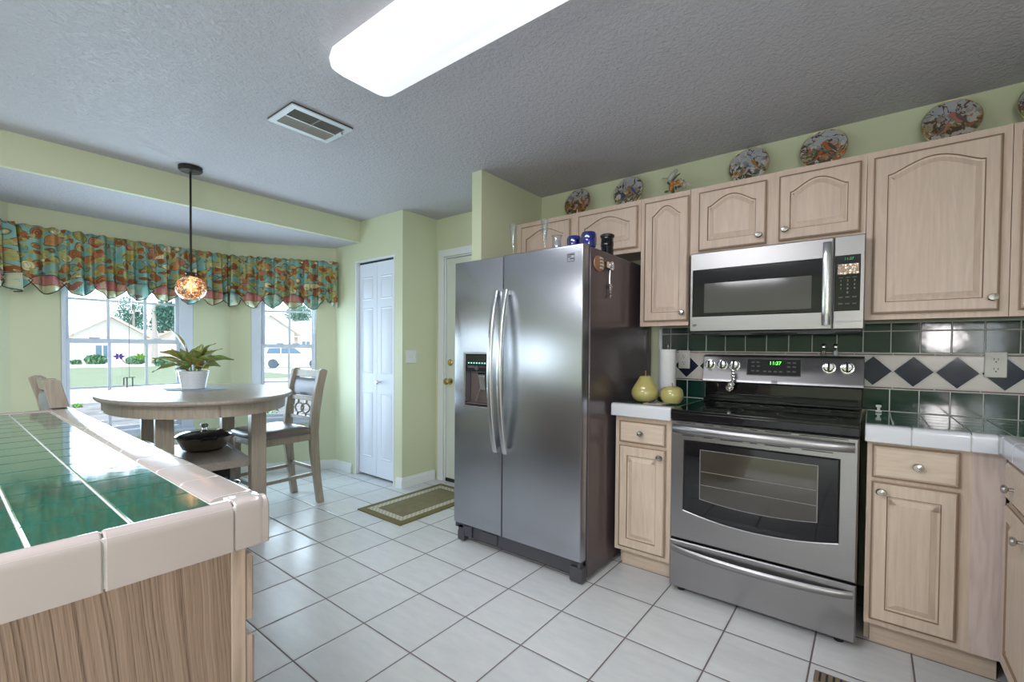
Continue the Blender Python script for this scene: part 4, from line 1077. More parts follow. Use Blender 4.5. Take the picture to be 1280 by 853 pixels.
# pendant
PX_, PY_ = -2.775, -1.89
t = thing('pendant_light', 'pendant lamp with amber mosaic glass globe on a black rod over the table', 'light', (PX_, PY_, H))
m = MB(); m.lathe([(.068, 0), (.068, -.022), (.060, -.030), (.012, -.034), (0, -.035)], seg=32); m.build('canopy', M_iron, t)
m = MB(); m.lathe([(.0065, -.034), (.0065, -.70)], seg=12); m.build('rod', M_iron, t)
m = MB(); m.lathe([(.012, -.690), (.032, -.696), (.032, -.702), (.026, -.708), (.026, -.722), (0, -.722)], seg=24); m.build('socket_cap', M_iron, t)
g = NT('mosaic_glass'); o = g.obj()
c = g.voro(o, 62, out='Color'); e = g.voro(o, 62, 'DISTANCE_TO_EDGE')
col = g.ramp(g.sep(c)[0], [(0, (.75, .38, .14)), (.3, (.95, .82, .70)), (.55, (.40, .36, .45)), (.75, (.80, .50, .25)), (.85, (.16, .10, .09))], 'CONSTANT')
col = g.mix(g.math('LESS_THAN', e, .09), col, (.10, .05, .03))
tr = g.node('ShaderNodeBsdfTransparent'); g.set(tr.inputs[0], g.mix(.6, (1, 1, 1), col)); gl = g.node('ShaderNodeBsdfGlossy'); gl.inputs['Roughness'].default_value = .12
df = g.node('ShaderNodeBsdfTranslucent'); g.set(df.inputs[0], col)
m1 = g.node('ShaderNodeMixShader'); m1.inputs[0].default_value = .80; g.l.new(tr.outputs[0], m1.inputs[1]); g.l.new(df.outputs[0], m1.inputs[2])
m2 = g.node('ShaderNodeMixShader'); lw = g.node('ShaderNodeLayerWeight'); lw.inputs[0].default_value = .45
g.l.new(g.math('ADD', g.math('MULTIPLY', lw.outputs['Facing'], .5), .12, clamp=True), m2.inputs[0]); g.l.new(m1.outputs[0], m2.inputs[1]); g.l.new(gl.outputs[0], m2.inputs[2])
bp_ = g.node('ShaderNodeBump'); bp_.inputs['Strength'].default_value = .8; bp_.inputs['Distance'].default_value = .004; g.l.new(e, bp_.inputs['Height']); g.l.new(bp_.outputs[0], gl.inputs['Normal'])
g.l.new(m2.outputs[0], g.out.inputs[0])
prf = []
for k in range(15):
    a = math.radians(72-130*k/14); prf.append((.089*math.cos(a), -.800+.082*math.sin(a)))
m = MB(); m.lathe(prf, seg=36); m.build('globe', g.m, t)
m = MB(); rb, zb_ = prf[-1]; m.tube([(rb*math.cos(2*PI*k/32), rb*math.sin(2*PI*k/32), zb_) for k in range(32)], .003, 6, closed=True); m.build('rim', plain('glass_rim', (.9, .75, .55), .2), t)
m = MB(); m.lathe([(.013, -.722), (.013, -.745), (.027, -.775), (.030, -.795), (.022, -.818), (0, -.826)], seg=16); m.build('bulb', plain('lit_bulb', (1, .8, .5), .4, emit=(1, .62, .28, 9)), t)

# ------------------------------------------------------------------ valance
def floral():
    t = NT('floral_chintz'); uv = t.uv()
    d1 = t.noise(uv, 7, 2, out=1); v = t.vadd(uv, t.vmul(d1, .07))
    c = t.voro(v, 15, out='Color'); f = t.sep(c)[0]; dd = t.voro(v, 15)
    teal = t.mix(t.noise(uv, 12, 2), (.12, .34, .35), (.36, .58, .50))
    col = t.ramp(f, [(0, (.10, .33, .32)), (.14, (.34, .08, .04)), (.36, (.52, .20, .08)), (.52, (.80, .74, .50)), (.68, (.34, .32, .06)), (.78, (.12, .36, .35)), (.86, (.45, .14, .10))], 'CONSTANT')
    petal = t.math('FRACT', t.math('MULTIPLY', dd, 6.0))
    col = t.mix(t.math('MULTIPLY', t.math('GREATER_THAN', petal, .62), .6), col, (.50, .34, .10))
    bgm = t.math('GREATER_THAN', dd, .52)
    col = t.mix(bgm, col, teal)
    ol_ = t.math('LESS_THAN', t.math('ABSOLUTE', t.math('SUBTRACT', dd, .53)), .035); col = t.mix(t.math('MULTIPLY', ol_, .75), col, (.10, .07, .02))
    c2 = t.voro(t.vadd(uv, t.vmul(d1, .1)), 34, out='Color'); lf = t.math('GREATER_THAN', t.sep(c2)[1], .70)
    col = t.mix(lf, col, t.mix(t.noise(uv, 60, 1), (.24, .24, .05), (.62, .58, .26)))
    lf2 = t.math('GREATER_THAN', t.sep(c2)[2], .88)
    col = t.mix(lf2, col, (.30, .10, .03))
    e = t.voro(v, 15, 'DISTANCE_TO_EDGE'); col = t.mix(t.math('MULTIPLY', t.math('LESS_THAN', e, .02), .0), col, (.08, .07, .02))
    return t.fin(col, .8)
M_flor = floral()
def plaid():
    t = NT('pink_plaid'); uv = t.uv(); x, y, z = t.sep(uv)
    sx = t.math('GREATER_THAN', t.math('FRACT', t.math('MULTIPLY', x, 9)), .8)
    col = t.mix(t.math('GREATER_THAN', y, .045), (.55, .58, .38), (.55, .22, .20))
    col = t.mix(t.math('MULTIPLY', sx, .5), col, (.6, .5, .3))
    ln = t.math('LESS_THAN', t.math('ABSOLUTE', t.math('SUBTRACT', y, .05)), .004); col = t.mix(ln, col, (.3, .2, .1))
    return t.fin(col, .8)
M_plaid = plaid()
M_tab = None
def tabm():
    t = NT('pale_floral_tab'); uv = t.uv(); c = t.voro(uv, 30, out='Color'); f = t.sep(c)[0]
    return t.fin(t.ramp(f, [(0, (.25, .5, .47)), (.35, (.45, .6, .5)), (.6, (.6, .6, .42)), (.8, (.35, .15, .1)), (.88, (.3, .5, .45))], 'CONSTANT'), .8)
M_tab = tabm()
M_pipe = plain('brown_piping', (.07, .035, .02), .8)
off = .085
C0 = Vector((-3.42, -3.36)); C1 = Vector((-3.95, -2.62)); C2 = Vector((-3.95, -1.22)); C3 = Vector((-3.42, -.46))
path = [(-3.40+.06, -3.30), (-3.95+off, -2.60), (-3.95+off, -1.255), (-3.352, -.485)]
def path_pts(path, n):
    seg = []; tot = 0
    for a, b in zip(path, path[1:]):
        L = math.dist(a, b); seg.append((tot, L, a, b)); tot += L
    out = []
    for i in range(n+1):
        s = tot*i/n
        for st_, L, a, b in seg:
            if s <= st_+L+1e-6: break
        q = (s-st_)/L
        # soften the bend
        p = Vector((a[0]+(b[0]-a[0])*q, a[1]+(b[1]-a[1])*q)); d = Vector((b[0]-a[0], b[1]-a[1])).normalized()
        out.append((s, p, Vector((d.y, -d.x))))
    return out, tot
vz1, vz0 = 2.052, 1.655
def with_uv(mb, uvs, name, mats, parent, loc=None, solid=.002):
    o = mb.build(name, mats, parent, ab=True)
    me = o.data; ul = me.uv_layers.new(name='UVMap')
    for l in me.loops: ul.data[l.index].uv = uvs[l.vertex_index]
    if solid:
        s = o.modifiers.new('solid', 'SOLIDIFY'); s.thickness = solid
    return o
va = thing('window_valance', 'gathered floral valance with scalloped plaid hem across the bay windows', 'valance', (-3.8, -1.8, 2.05))
pts, TOT = path_pts(path, 900)
mb = MB(); uvs = []; NV = 7
random.seed(11)
ph = [random.random()*6 for _ in range(6)]
def fold(s, q):
    f = (math.sin(s*2*PI/.118+1.3*math.sin(s*5+ph[0]))*.5+.5)**1.6*1.0 + .45*math.sin(s*2*PI/.067+ph[1]+math.sin(s*9))
    return (.026+.036*q)*f
PER = .172
def scal(s, off_=0): 
    x = ((s+off_)/PER) % 1
    return math.sin(PI*x)**.8
loops = []
for (s, p, n) in pts:
    L = []
    for k in range(NV+1):
        q = k/NV
        zb_ = vz0-.035-.045*(1-scal(s))*-1*0 - .0
        zb_ = 1.668-.055*(1-scal(s))
        z = vz1+(zb_-vz1)*q + (0.004*math.sin(s*90) if k == 0 else 0)
        pp = p + n*-1*(-fold(s, q))
        P3 = Vector((pp.x, pp.y, z)); L.append(tuple(P3)); uvs.append((s, z-1.6))
    loops.append(L)
mb.loft(loops, False, False, closed=False)
with_uv(mb, uvs, 'gathered_panel', M_flor, va)
# tabs alternate behind and in front of the hem
ntab = int(TOT/PER)
pidx = lambda s: pts[max(0, min(900, int(round(s/TOT*900))))]
for i in range(ntab):
    sc_ = (i+.0)*PER+.0; s0 = sc_-PER*.56; s1 = sc_+PER*.56
    if s0 < 0: continue
    mb = MB(); uvs = []; loops = []; edge = []
    n = 18
    for k in range(n+1):
        s = s0+(s1-s0)*k/n; _, p, nn = pidx(s); x = (k/n)*2-1
        zt = 1.668+.022*(1-abs(x)) - .030*(1-(abs(x)))*0
        zb_ = 1.665-.088*(max(0, 1-abs(x)**1.7))
        zt = 1.665+.045*(1-x*x)
        f = fold(s, 1.0)
        pp = p + nn*(f+.006)
        L = []
        for j in range(5):
            z = zt+(zb_-zt)*j/4; L.append((pp.x, pp.y, z)); uvs.append((s, z-zb_ if False else z-1.59))
        loops.append(L); edge.append((pp.x+nn.x*.001, pp.y+nn.y*.001, zb_))
    mb.loft(loops, False, False, closed=False)
    tb = with_uv(mb, uvs, 'scallop_tab', M_plaid if i % 2 == 0 else M_tab, va)
    e = MB(); e.tube(edge, .0035, 6); e.tube([l[0] for l in loops], .0025, 6); e.build('piping', M_pipe, tb, ab=True)
rod = MB(); rod.box(-3.36, -3.40, -.475, -.52, 2.02, 2.045)
_pp = [(p[0]-.024, p[1], 2.03) for i, p in enumerate(path)]
rod.tube([(-3.46, -3.26, 2.03)] + [(_pp[1][0], _pp[1][1], 2.03), (_pp[2][0], _pp[2][1], 2.03)] + [(-3.39, -.53, 2.03)], .008, 8)
rod.build('curtain_rod', M_white, va, ab=True)
# side return at the right end
mb = MB(); uvs = []; L = []
for q in (0, .33, .66, 1):
    P_ = (-3.352-.045*q, -.485+.012*q); L.append([(P_[0], P_[1], z) for z in (2.05, 1.9, 1.75, 1.60)]); uvs += [(q*.06, z-1.6) for z in (2.05, 1.9, 1.75, 1.60)]
mb.loft(L, False, False, closed=False); with_uv(mb, uvs, 'valance_return', plain('lining', (.55, .58, .5), .8), va)

# sun catcher hanging in the window
t = thing('sun_catcher', 'wind chime with purple and green blossoms hanging in the left window', 'ornament', (-3.865, -1.985, 1.6))
m = MB(); m.tube([(-3.865, -1.985, 1.60), (-3.865, -1.985, .96)], .002, 6); m.tube([(-3.865, -2.02, .96), (-3.865, -1.95, .96)], .003, 6); m.tube([(-3.865, -2.045, 1.12), (-3.865, -2.01, 1.075), (-3.865, -1.985, 1.07), (-3.865, -1.96, 1.075), (-3.865, -1.925, 1.12)], .003, 6); m.build('frame', M_iron, t, ab=True)
for y, mt, nm in ((-2.05, plain('purple_blossom', (.18, .05, .6), .35), 'purple_blossom'), (-1.918, plain('green_blossom', (.28, .65, .08), .35), 'green_blossom')):
    m = MB()
    for k in range(6):
        a = k*PI/3; c = (-3.862, y, 1.128); tip = (c[0]+.002, y+.042*math.cos(a), 1.128+.03*math.sin(a))
        mid1 = (c[0]+.008, y+.022*math.cos(a)-.010*math.sin(a), 1.128+.015*math.sin(a)+.009*math.cos(a)); mid2 = (c[0]+.008, y+.022*math.cos(a)+.010*math.sin(a), 1.128+.015*math.sin(a)-.009*math.cos(a))
        m.add([c, mid1, tip, mid2, (c[0]-.004, (c[1]+tip[1])/2, (c[2]+tip[2])/2)], [(0, 1, 2, 3), (0, 4, 1), (1, 4, 2), (2, 4, 3), (3, 4, 0)])
    m.build(nm, mt, t, ab=True)
m = MB()
for y, z in ((-2.02, .90), (-2.0, .87), (-1.965, .885)): m.tube([(-3.865, y, .96), (-3.865, y, z)], .005, 8)
m.build('chime_rods', M_iron, t, ab=True)
t = thing('bell_ornament', 'string of tiny bells hanging just under the valance in the left window', 'ornament', (-3.90, -2.0, 1.57))
for y, z in ((-2.04, 1.50), (-1.962, 1.475), (-1.925, 1.495)):
    m = MB(); m.lathe([(.012, 0), (.009, .012), (.004, .02), (0, .022)], (-3.90, y, z), 12); m.tube([(-3.90, y, z+.02), (-3.90, y, 1.60)], .001, 5); m.build('bell', M_nickel, t, ab=True)

# ------------------------------------------------------------------ dining table
TC = Vector((-2.76, -1.845, 0)); TR = -.148
tb = thing('dining_table', 'counter-height oval dining table of greyed wood with lower shelf', 'table', tuple(TC), TR)
A_, B_ = .765, .535
def el(a, b, z, n=64): return [(a*math.cos(2*PI*k/n), b*math.sin(2*PI*k/n), z) for k in range(n)]
m = MB(); m.loft([el(A_-.02, B_-.02, .884), el(A_-.006, B_-.006, .888), el(A_, B_, .898), el(A_, B_, .905), el(A_-.008, B_-.008, .912), el(A_-.02, B_-.02, .914)]); m.build('tabletop', M_dwoodx, tb, sharp=50)
m = MB(); a, b_ = A_-.045, B_-.045
m.loft([el(a, b_, .884), el(a, b_, .815), el(a-.02, b_-.02, .815), el(a-.02, b_-.02, .884)], False, False)
for sy in (-1, 1):
    pass
m.build('apron', M_dwood, tb, sharp=50)
m = MB()
for ang_ in (math.radians(-3), math.radians(88), math.radians(182), math.radians(-92)):
    x, y = (a+.001)*math.cos(ang_), (b_+.001)*math.sin(ang_); m.tube([(x, y, .818), (x, y, .882)], .006, 4)
m.build('apron_joint', M_dwood, tb)
for sx in (-1, 1):
    for sy in (-1, 1):
        m = MB(); w_ = .043; x, y = sx*.415, sy*.24
        m.loft([[(x-q*1.0, y-q, z), (x+q, y-q, z), (x+q, y+q, z), (x-q, y+q, z)] for q, z in ((w_*.86, 0), (w_, .3), (w_, .883))]); m.build('leg', M_dwood, tb, bevel=.004)
m = MB(); m.box(-.372, .372, -.180, .180, .475, .50); m.box(-.372, -.352, -.18, .18, .45, .475); m.box(.395, .415, -.197, .197, .452, .50); m.box(-.372, .372, -.205, -.18, .452, .50); m.box(-.372, .372, .18, .205, .452, .50)
m.box(.372, .395, -.197, .197, .478, .50)
m.build('shelf', M_dwoodx, tb, bevel=.002)
m = MB()
for k in range(5): m.box(-.372, .372, -.20+.085*k, -.20+.085*k+.06, .205, .225)
m.box(-.44, -.39, -.197, .197, .185, .204); m.box(.39, .44, -.197, .197, .185, .204); m.build('slatted_bottom_shelf', M_dwood, tb, bevel=.002)

def tl(x, y, z=0):
    c, s = math.cos(TR), math.sin(TR); return (TC.x+c*x-s*y, TC.y+s*x+c*y, z)
# lidded pan on the shelf
p = tl(.10, -.0)
t = thing('lidded_pan', 'wide bronze pan with black lid and steel knob on the table shelf', 'pan', (-2.83, -1.80, .5005), TR); t.scale = (.98, .98, 1.14)
Mpan = plain('bronze_pan', (.22, .17, .14), .3, .3)
m = MB(); m.lathe([(.10, 0), (.13, .015), (.165, .075), (.172, .082), (.165, .083), (.155, .066), (.10, .02), (0, .015)], seg=40); m.build('pan_body', Mpan, t)
m = MB(); m.lathe([(.172, .084), (.171, .090), (.15, .102), (.09, .116), (.02, .120), (0, .120)], seg=40); m.build('lid', M_bglass, t)
m = MB(); m.lathe([(.014, .120), (.012, .132), (.024, .138), (.026, .150), (.018, .156), (0, .157)], seg=20); m.build('lid_knob', M_chrome, t)
for s in (-1, 1):
    m = MB(); m.tube([(s*.15, -.04, .075), (s*.20, -.035, .088), (s*.212, 0, .090), (s*.20, .035, .088), (s*.15, .04, .075)], .009, 8); m.build('side_handle', M_black, t)
# black box and pans on the bottom shelf
t = thing('storage_box', 'black box on the bottom shelf beneath the table', 'box', tl(-.21, .02, .2255), TR)
m = MB(); m.box(-.14, .14, -.17, .17, 0, .17); m.build('box_body', M_black, t, bevel=.008)
m = MB(); m.box(-.145, .145, -.175, .175, .171, .19); m.build('box_lid', M_black, t, bevel=.005)
t = thing('saucepan', 'shiny steel saucepan with black handle on the bottom table shelf', 'pan', tl(.14, .12, .2255), TR)
m = MB(); m.lathe([(.078, 0), (.082, .006), (.082, .07), (.085, .073), (.079, .073), (.079, .008), (0, .008)], seg=30); m.build('pan_body', M_chrome, t)
m = MB(); m.lathe([(.084, .075), (.07, .085), (.02, .093), (.006, .094), (.008, .11), (0, .112)], seg=30); m.build('lid', M_clear, t)
m = MB(); m.tube([(.08, .0, .06), (.12, .02, .068), (.20, .05, .075)], [.008, .010, .009], 8); m.build('handle', M_black, t)
t = thing('colander', 'steel colander with looped rim resting beside the saucepan under the table', 'pan', tl(.14, -.10, .2255), TR)
m = MB(); m.lathe([(.05, 0), (.052, .012), (.075, .03), (.098, .07), (.10, .085), (.096, .085), (.09, .068), (.06, .03), (0, .02)], seg=30); m.build('bowl', M_chrome, t)
for s in (-1, 1):
    m = MB(); m.tube([(s*.095, -.03, .08), (s*.125, 0, .083), (s*.095, .03, .08)], .004, 8); m.build('loop_handle', M_chrome, t)

# placemat and plant
m = MB(); n = 40
def mat_loop(a, z): return [((a+.012*math.sin(6*2*PI*k/n))*math.cos(2*PI*k/n)*1.25, (a+.012*math.sin(6*2*PI*k/n))*math.sin(2*PI*k/n)*.9, z) for k in range(n)]
m.loft([mat_loop(.165, 0), mat_loop(.165, .003), mat_loop(.155, .004)])
o = m.build('placemat', plain('grey_blue_cloth', (.32, .36, .42), .8)); o.location = (-2.90, -1.83, .9145); o.rotation_euler = (0, 0, .5)
tag(o, 'scalloped grey placemat under the potted plant', 'placemat')
t = thing('potted_plant', 'leafy green and rust plant in a ribbed white pot on the table', 'plant', (-2.90, -1.84, .9190))
m = MB(); prf = [(.066, 0), (.07, .004)]
for k in range(24): prf.append((.071+.022*k/23+.0012*math.sin(k*PI), .008+.112*k/23)); 
prf2 = [(.066, 0)] + [(.070+.020*k/40+.0011*math.sin(k*1.6), .004+.116*k/40) for k in range(41)] + [(.091, .124), (.086, .124), (.084, .105), (0, .10)]
m.lathe(prf2, seg=40); m.build('pot', M_ceramic, t)
m = MB(); m.lathe([(.0835, .106), (.05, .112), (0, .113)], seg=24); m.build('soil', plain('soil', (.03, .02, .015), .9), t)
lm = NT('variegated_leaf'); uv = lm.uv(); x, y, z = lm.sep(uv)
rim = lm.math('MULTIPLY', lm.math('SUBTRACT', lm.math('ABSOLUTE', y), .35), 4, clamp=True)
nz = lm.noise(lm.vadd(lm.vmul(uv, (3, 1.2, 1)), lm.vmul(lm.comb(lm.rnd(), lm.rnd(), 0), (9, 9, 9))), 4, 3)
rr_ = lm.math('MULTIPLY', lm.math('GREATER_THAN', nz, .52), lm.rnd())
col = lm.mix(rim, lm.mix(nz, (.10, .30, .05), (.34, .46, .12)), (.05, .20, .035))
col = lm.mix(lm.math('MULTIPLY', lm.math('GREATER_THAN', nz, .5), lm.math('ADD', lm.math('MULTIPLY', lm.rnd(), .9), .1)), col, (.55, .22, .10))
vein = lm.math('LESS_THAN', lm.math('ABSOLUTE', y), .06); col = lm.mix(vein, col, (.60, .38, .18))
M_leaf = lm.fin(col, .38)
M_stem = plain('leaf_stem', (.20, .28, .10), .5)
random.seed(21)
def leaf(par, az, el_, L, wid, reach, h0, twist=0, droop=.35):
    d = Vector((math.cos(az), math.sin(az), 0)); base = Vector((0, 0, .11))+d*.02
    start = base+d*reach+Vector((0, 0, h0))
    n = 10; loops = []; uvs = []
    side = Vector((-d.y, d.x, 0)); side = (Matrix.Rotation(twist, 3, d) @ side)
    pos = start.copy(); e = el_
    for k in range(n+1):
        q = k/n; wv_ = wid*(math.sin(PI*min(1, q**.75))**.9)*(1-.2*q)+.0008
        up = Vector((0, 0, 1))*math.cos(e)-d*math.sin(e)
        row = []
        for j, sgn in enumerate((-1, -.5, 0, .5, 1)):
            row.append(tuple(pos+side*wv_*sgn+up*(abs(sgn)*wv_*.35+.004*math.sin(q*9+sgn*3)))); uvs.append((q, sgn*.5))
        loops.append(row)
        pos = pos+(d*math.cos(e)+Vector((0, 0, 1))*math.sin(e))*(L/n); e -= droop*2/n
    mb = MB(); mb.loft(loops, False, False, closed=False)
    o = mb.build('leaf', M_leaf, par, sharp=80); ul = o.data.uv_layers.new(name='UVMap')
    for l in o.data.loops: ul.data[l.index].uv = uvs[l.vertex_index]
    s = o.modifiers.new('solid', 'SOLIDIFY'); s.thickness = .0012
    st_ = MB(); st_.tube([tuple(base-Vector((0, 0, .02))), tuple((base+start)/2+d*.004), tuple(start)], .003, 6); st_.build('stem', M_stem, o)
camd = math.atan2(-2.9621+1.84, .7842+2.90)   # azimuth from plant toward the camera
R_ = camd+PI/2                                # image right
for az, e, L, wd, rc, h in (
    (R_+PI-.1, 1.05, .25, .026, .02, .10), (R_+.1, .95, .17, .026, .02, .07), (R_-.1, .62, .17, .026, .03, .06), (R_+.05, .10, .20, .022, .05, .05), (R_+PI+.15, .55, .18, .028, .03, .05),
    (R_+PI-.1, .18, .20, .024, .04, .035), (R_+PI+.1, -.15, .19, .023, .05, .03), (R_+.3, .02, .13, .024, .04, .02), (R_-.5, .5, .14, .028, .02, .03), (R_-1.2, .45, .13, .030, .02, .03),
    (R_-1.9, .5, .14, .030, .02, .035), (R_+PI+.6, .42, .15, .028, .02, .02), (R_+1.3, .9, .17, .028, .02, .07), (R_+2.2, .7, .16, .028, .02, .05), (R_+.7, .4, .16, .025, .03, .05),
    (R_-1.55, .95, .13, .026, .005, .05), (R_-.9, .1, .11, .024, .03, .01), (R_-2.3, .1, .11, .024, .03, .01), (R_+PI+.35, .8, .15, .024, .02, .05), (R_-.3, .85, .13, .022, .02, .05)):
    leaf(t, az+random.uniform(-.06, .06), e+.28, L*.92, wd*1.9, rc*.8, h+.015, random.uniform(-.5, .5), .20+random.random()*.2)

# ------------------------------------------------------------------ chairs
def make_chair(label, loc, rz):
    # faces local -Y ; back posts at local y=+.20
    t = thing('counter_chair', label, 'chair', loc, rz, 'counter chairs at the table')
    W_, D_ = .195, .20
    for sx in (-1, 1):
        m = MB(); pts_ = [(.215+.045, 0), (.205, .20), (.195, .45), (.195, .56), (.205, .72), (.235, .90), (.265, 1.035)]
        pts_ = [(.25, 0), (.225, .18), (.200, .42), (.195, .56), (.208, .72), (.238, .90), (.27, 1.03)]
        L = []
        for i, (y, z) in enumerate(pts_):
            w_ = .019; d_ = .034 if 1 < i < 7 else .026
            L.append([(sx*W_-w_, y-d_, z), (sx*W_+w_, y-d_, z), (sx*W_+w_, y+d_, z), (sx*W_-w_, y+d_, z)])
        L.append([(sx*W_-.012, .268-.012, 1.043), (sx*W_+.012, .268-.012, 1.043), (sx*W_+.012, .268+.012, 1.043), (sx*W_-.012, .268+.012, 1.043)])
        m.loft(L); m.build('rear_leg', M_dwood, t, bevel=.004, sharp=40)
    for sx in (-1, 1):
        m = MB(); m.loft([[(sx*W_-q, -.19-q, z), (sx*W_+q, -.19-q, z), (sx*W_+q, -.19+q, z), (sx*W_-q, -.19+q, z)] for q, z in ((.015, 0), (.021, .5), (.021, .535))]); m.build('front_leg', M_dwood, t, bevel=.003)
    m = MB(); m.box(-W_+.022, W_-.022, -.21, -.17, .50, .555); m.box(-W_-.008, -W_+.018, -.168, .172, .50, .555); m.box(W_-.018, W_+.008, -.168, .172, .50, .555); m.box(-W_+.02, W_-.02, .18, .205, .50, .555)
    m.build('seat_frame', M_dwood, t, bevel=.003)
    # cushion
    m = MB(); Ls = []
    for i, z in ((.0, .556), (-.010, .570), (-.004, .590), (.02, .606), (.07, .615), (.12, .617)):
        Ls.append(rrect(-.222+i, .222-i, -.232+i, .165-i, z, max(.02, .05-i*.2)))
    m.loft(Ls); m.build('seat', M_seat, t, sharp=70)
    m = MB(); 
    m.box(-W_+.02, W_-.02, -.20, -.18, .195, .225); m.build('front_stretcher', M_dwood, t, bevel=.003)
    for sx in (-1, 1):
        m = MB(); m.box(sx*W_-.011, sx*W_+.011, -.175, .20, .225, .25); m.build('side_stretcher', M_dwood, t, bevel=.003)
    m = MB(); m.box(-W_+.02, W_-.02, .21, .23, .255, .28); m.build('rear_stretcher', M_dwood, t, bevel=.003)
    # back rails
    def rail(z0, z1, y0, y1, th=.022):
        m = MB(); Ls = []
        for k in range(9):
            q = k/8; x = (-W_+.018)+(2*W_-.036)*q; c_ = .012*math.sin(PI*q)
            Ls.append([(x, y0+c_-th/2, z0), (x, y0+c_+th/2, z0), (x, y1+c_+th/2, z1), (x, y1+c_-th/2, z1)])
        m.loft(Ls); return m
    rail(.975, 1.030, .257, .268).build('top_rail', M_dwood, t, bevel=.003)
    rail(.790, .825, .220, .225).build('middle_rail', M_dwood, t, bevel=.003)
    rail(.640, .670, .202, .205).build('lower_rail', M_dwood, t, bevel=.003)
    m = MB(); Ls = []
    for k in range(11):
        q = k/10; x = (-W_+.024)+(2*W_-.048)*q; c_ = .014*math.sin(PI*q); th = .012+.016*math.sin(PI*q)**.5
        row = []
        for j in range(10):
            a = 2*PI*j/10; zz = .898+.073*math.sin(a)*(.93 if k in (0, 10) else 1); yy = .243+(zz-.898)*.16+c_+th*math.cos(a); row.append((x, yy, zz))
        Ls.append(row)
    m.loft(Ls); m.build('back_cushion', M_pillow, t, sharp=70)
    m = MB()
    for cx in (-.045, .045): m.tube([(cx+.062*math.cos(a), .214+(.036*math.sin(a))*.1, .730+.036*math.sin(a)) for a in [2*PI*k/20 for k in range(20)]], .007, 8, closed=True)
    for s in (-1, 1): m.tube([(s*.107, .214, .730), (s*.178, .214, .745)], .008, 6); m.tube([(s*.06, .214, .765), (s*.06, .218, .792)], .008, 6); m.tube([(s*.06, .21, .695), (s*.06, .207, .67)], .008, 6)
    m.build('ring_splat', M_dwood, t)
    return t
ch = make_chair('counter chair right of the table, back to the pantry, seat fully visible', (-2.775, -1.345, 0), .03)
dup(ch, (-2.665, -2.325, 0), PI+.02, 'counter chair at the left end of the table, back top above the peninsula')

# ------------------------------------------------------------------ rug, floor register
rm = NT('entry_rug'); o = rm.obj(); x, y, z = rm.sep(o)
dx = rm.math('SUBTRACT', .25, rm.math('ABSOLUTE', x)); dy = rm.math('SUBTRACT', .42, rm.math('ABSOLUTE', y)); d = rm.math('MINIMUM', dx, dy)
nz = rm.noise(o, 14, 3); ff = rm.noise(o, 220, 2)
olive = rm.mix(nz, (.16, .14, .07), (.26, .23, .13)); cream = rm.mix(rm.math('GREATER_THAN', rm.math('FRACT', rm.math('MULTIPLY', rm.math('ADD', x, y), 26)), .6), (.55, .52, .42), (.42, .40, .30))
c = rm.mix(rm.math('GREATER_THAN', d, .05), (.17, .15, .06), cream); c = rm.mix(rm.math('GREATER_THAN', d, .105), c, (.13, .11, .06)); c = rm.mix(rm.math('GREATER_THAN', d, .112), c, olive)
rm.bump(ff, .6, .004); M_rug = rm.fin(c, .95)
m = MB(); m.loft([ring2 for ring2 in [[(sx*(.25-i), sy*(.42-i), z) for sx, sy in ((-1, -1), (1, -1), (1, 1), (-1, 1))] for z, i in ((0, 0), (.007, 0), (.010, .006))]])
o = m.build('entry_rug', M_rug); o.location = (-1.96, -.585, .0005); tag(o, 'olive and cream bordered rug in front of the entry door', 'rug')
t = thing('floor_register', 'brown floor air register at the bottom edge right of centre', 'vent', (.735, -.93, 0))

m = MB(); m.box(.64, .83, -.98, -.905, .0005, .006); m.build('frame', plain('register_brown', (.20, .15, .10), .5), t, ab=True, bevel=.002)
m = MB()
for k in range(8): m.box(.655+.021*k, .662+.021*k, -.97, -.915, .0062, .0075)
m.build('slots', M_slot, t, ab=True)

# ------------------------------------------------------------------ outdoors
def ground(name, col1, col2, x0, x1, y0, y1, z, sc=3, cat=None):
    t = NT(name); o = t.obj(); t.bump(t.noise(o, sc*8, 3), .3, .02)
    m = MB(); m.box(x0, x1, y0, y1, z-.1, z); return struct(m.build(name, t.fin(t.mix(t.noise(o, sc, 4), col1, col2), .9)))
sm = NT('flagstone'); o = sm.obj(); v = sm.vmul(o, (1.1, .45, 1)); vc = sm.voro(v, 3.2, out='Color'); ve = sm.voro(v, 3.2, 'DISTANCE_TO_EDGE')
c = sm.mix(sm.sep(vc)[0], (.10, .10, .115), (.20, .185, .18)); c = sm.mix(sm.math('LESS_THAN', ve, .03), c, (.26, .26, .26)); sm.bump(ve, .4, .02)  # stone colours darkened to stand in for the house's shadow
m = MB(); m.box(-16.5, -4.35, -14, 12, -.50, -.40); struct(m.build('ground_flagstone', sm.fin(c, .8)))
ground('ground_driveway', (.42, .41, .40), (.5, .49, .48), -23.5, -16.52, -40, 40, -.40)
ground('ground_lawn', (.13, .17, .10), (.18, .21, .13), -45, -23.52, -60, 10.5, -.40)
ground('ground_street', (.55, .54, .52), (.62, .61, .59), -45, -23.52, 10.52, 60, -.40)
ground('ground_far', (.5, .5, .42), (.6, .58, .5), -120, -45.02, -90, 120, -.42, 1)
M_stucco = paint('house_stucco', (.66, .64, .62), 20, .2); M_stucco2 = paint('house_stucco_pink', (.68, .60, .56), 20, .2)
M_roof = NT('shingle_roof'); o = M_roof.obj(); M_roof = M_roof.fin(M_roof.mix(M_roof.noise(o, 6, 3), (.50, .42, .36), (.62, .54, .48)), .9)
M_hglass = plain('house_window', (.10, .17, .25), .2); M_hwhite = plain('house_trim', (.85, .84, .82), .6)
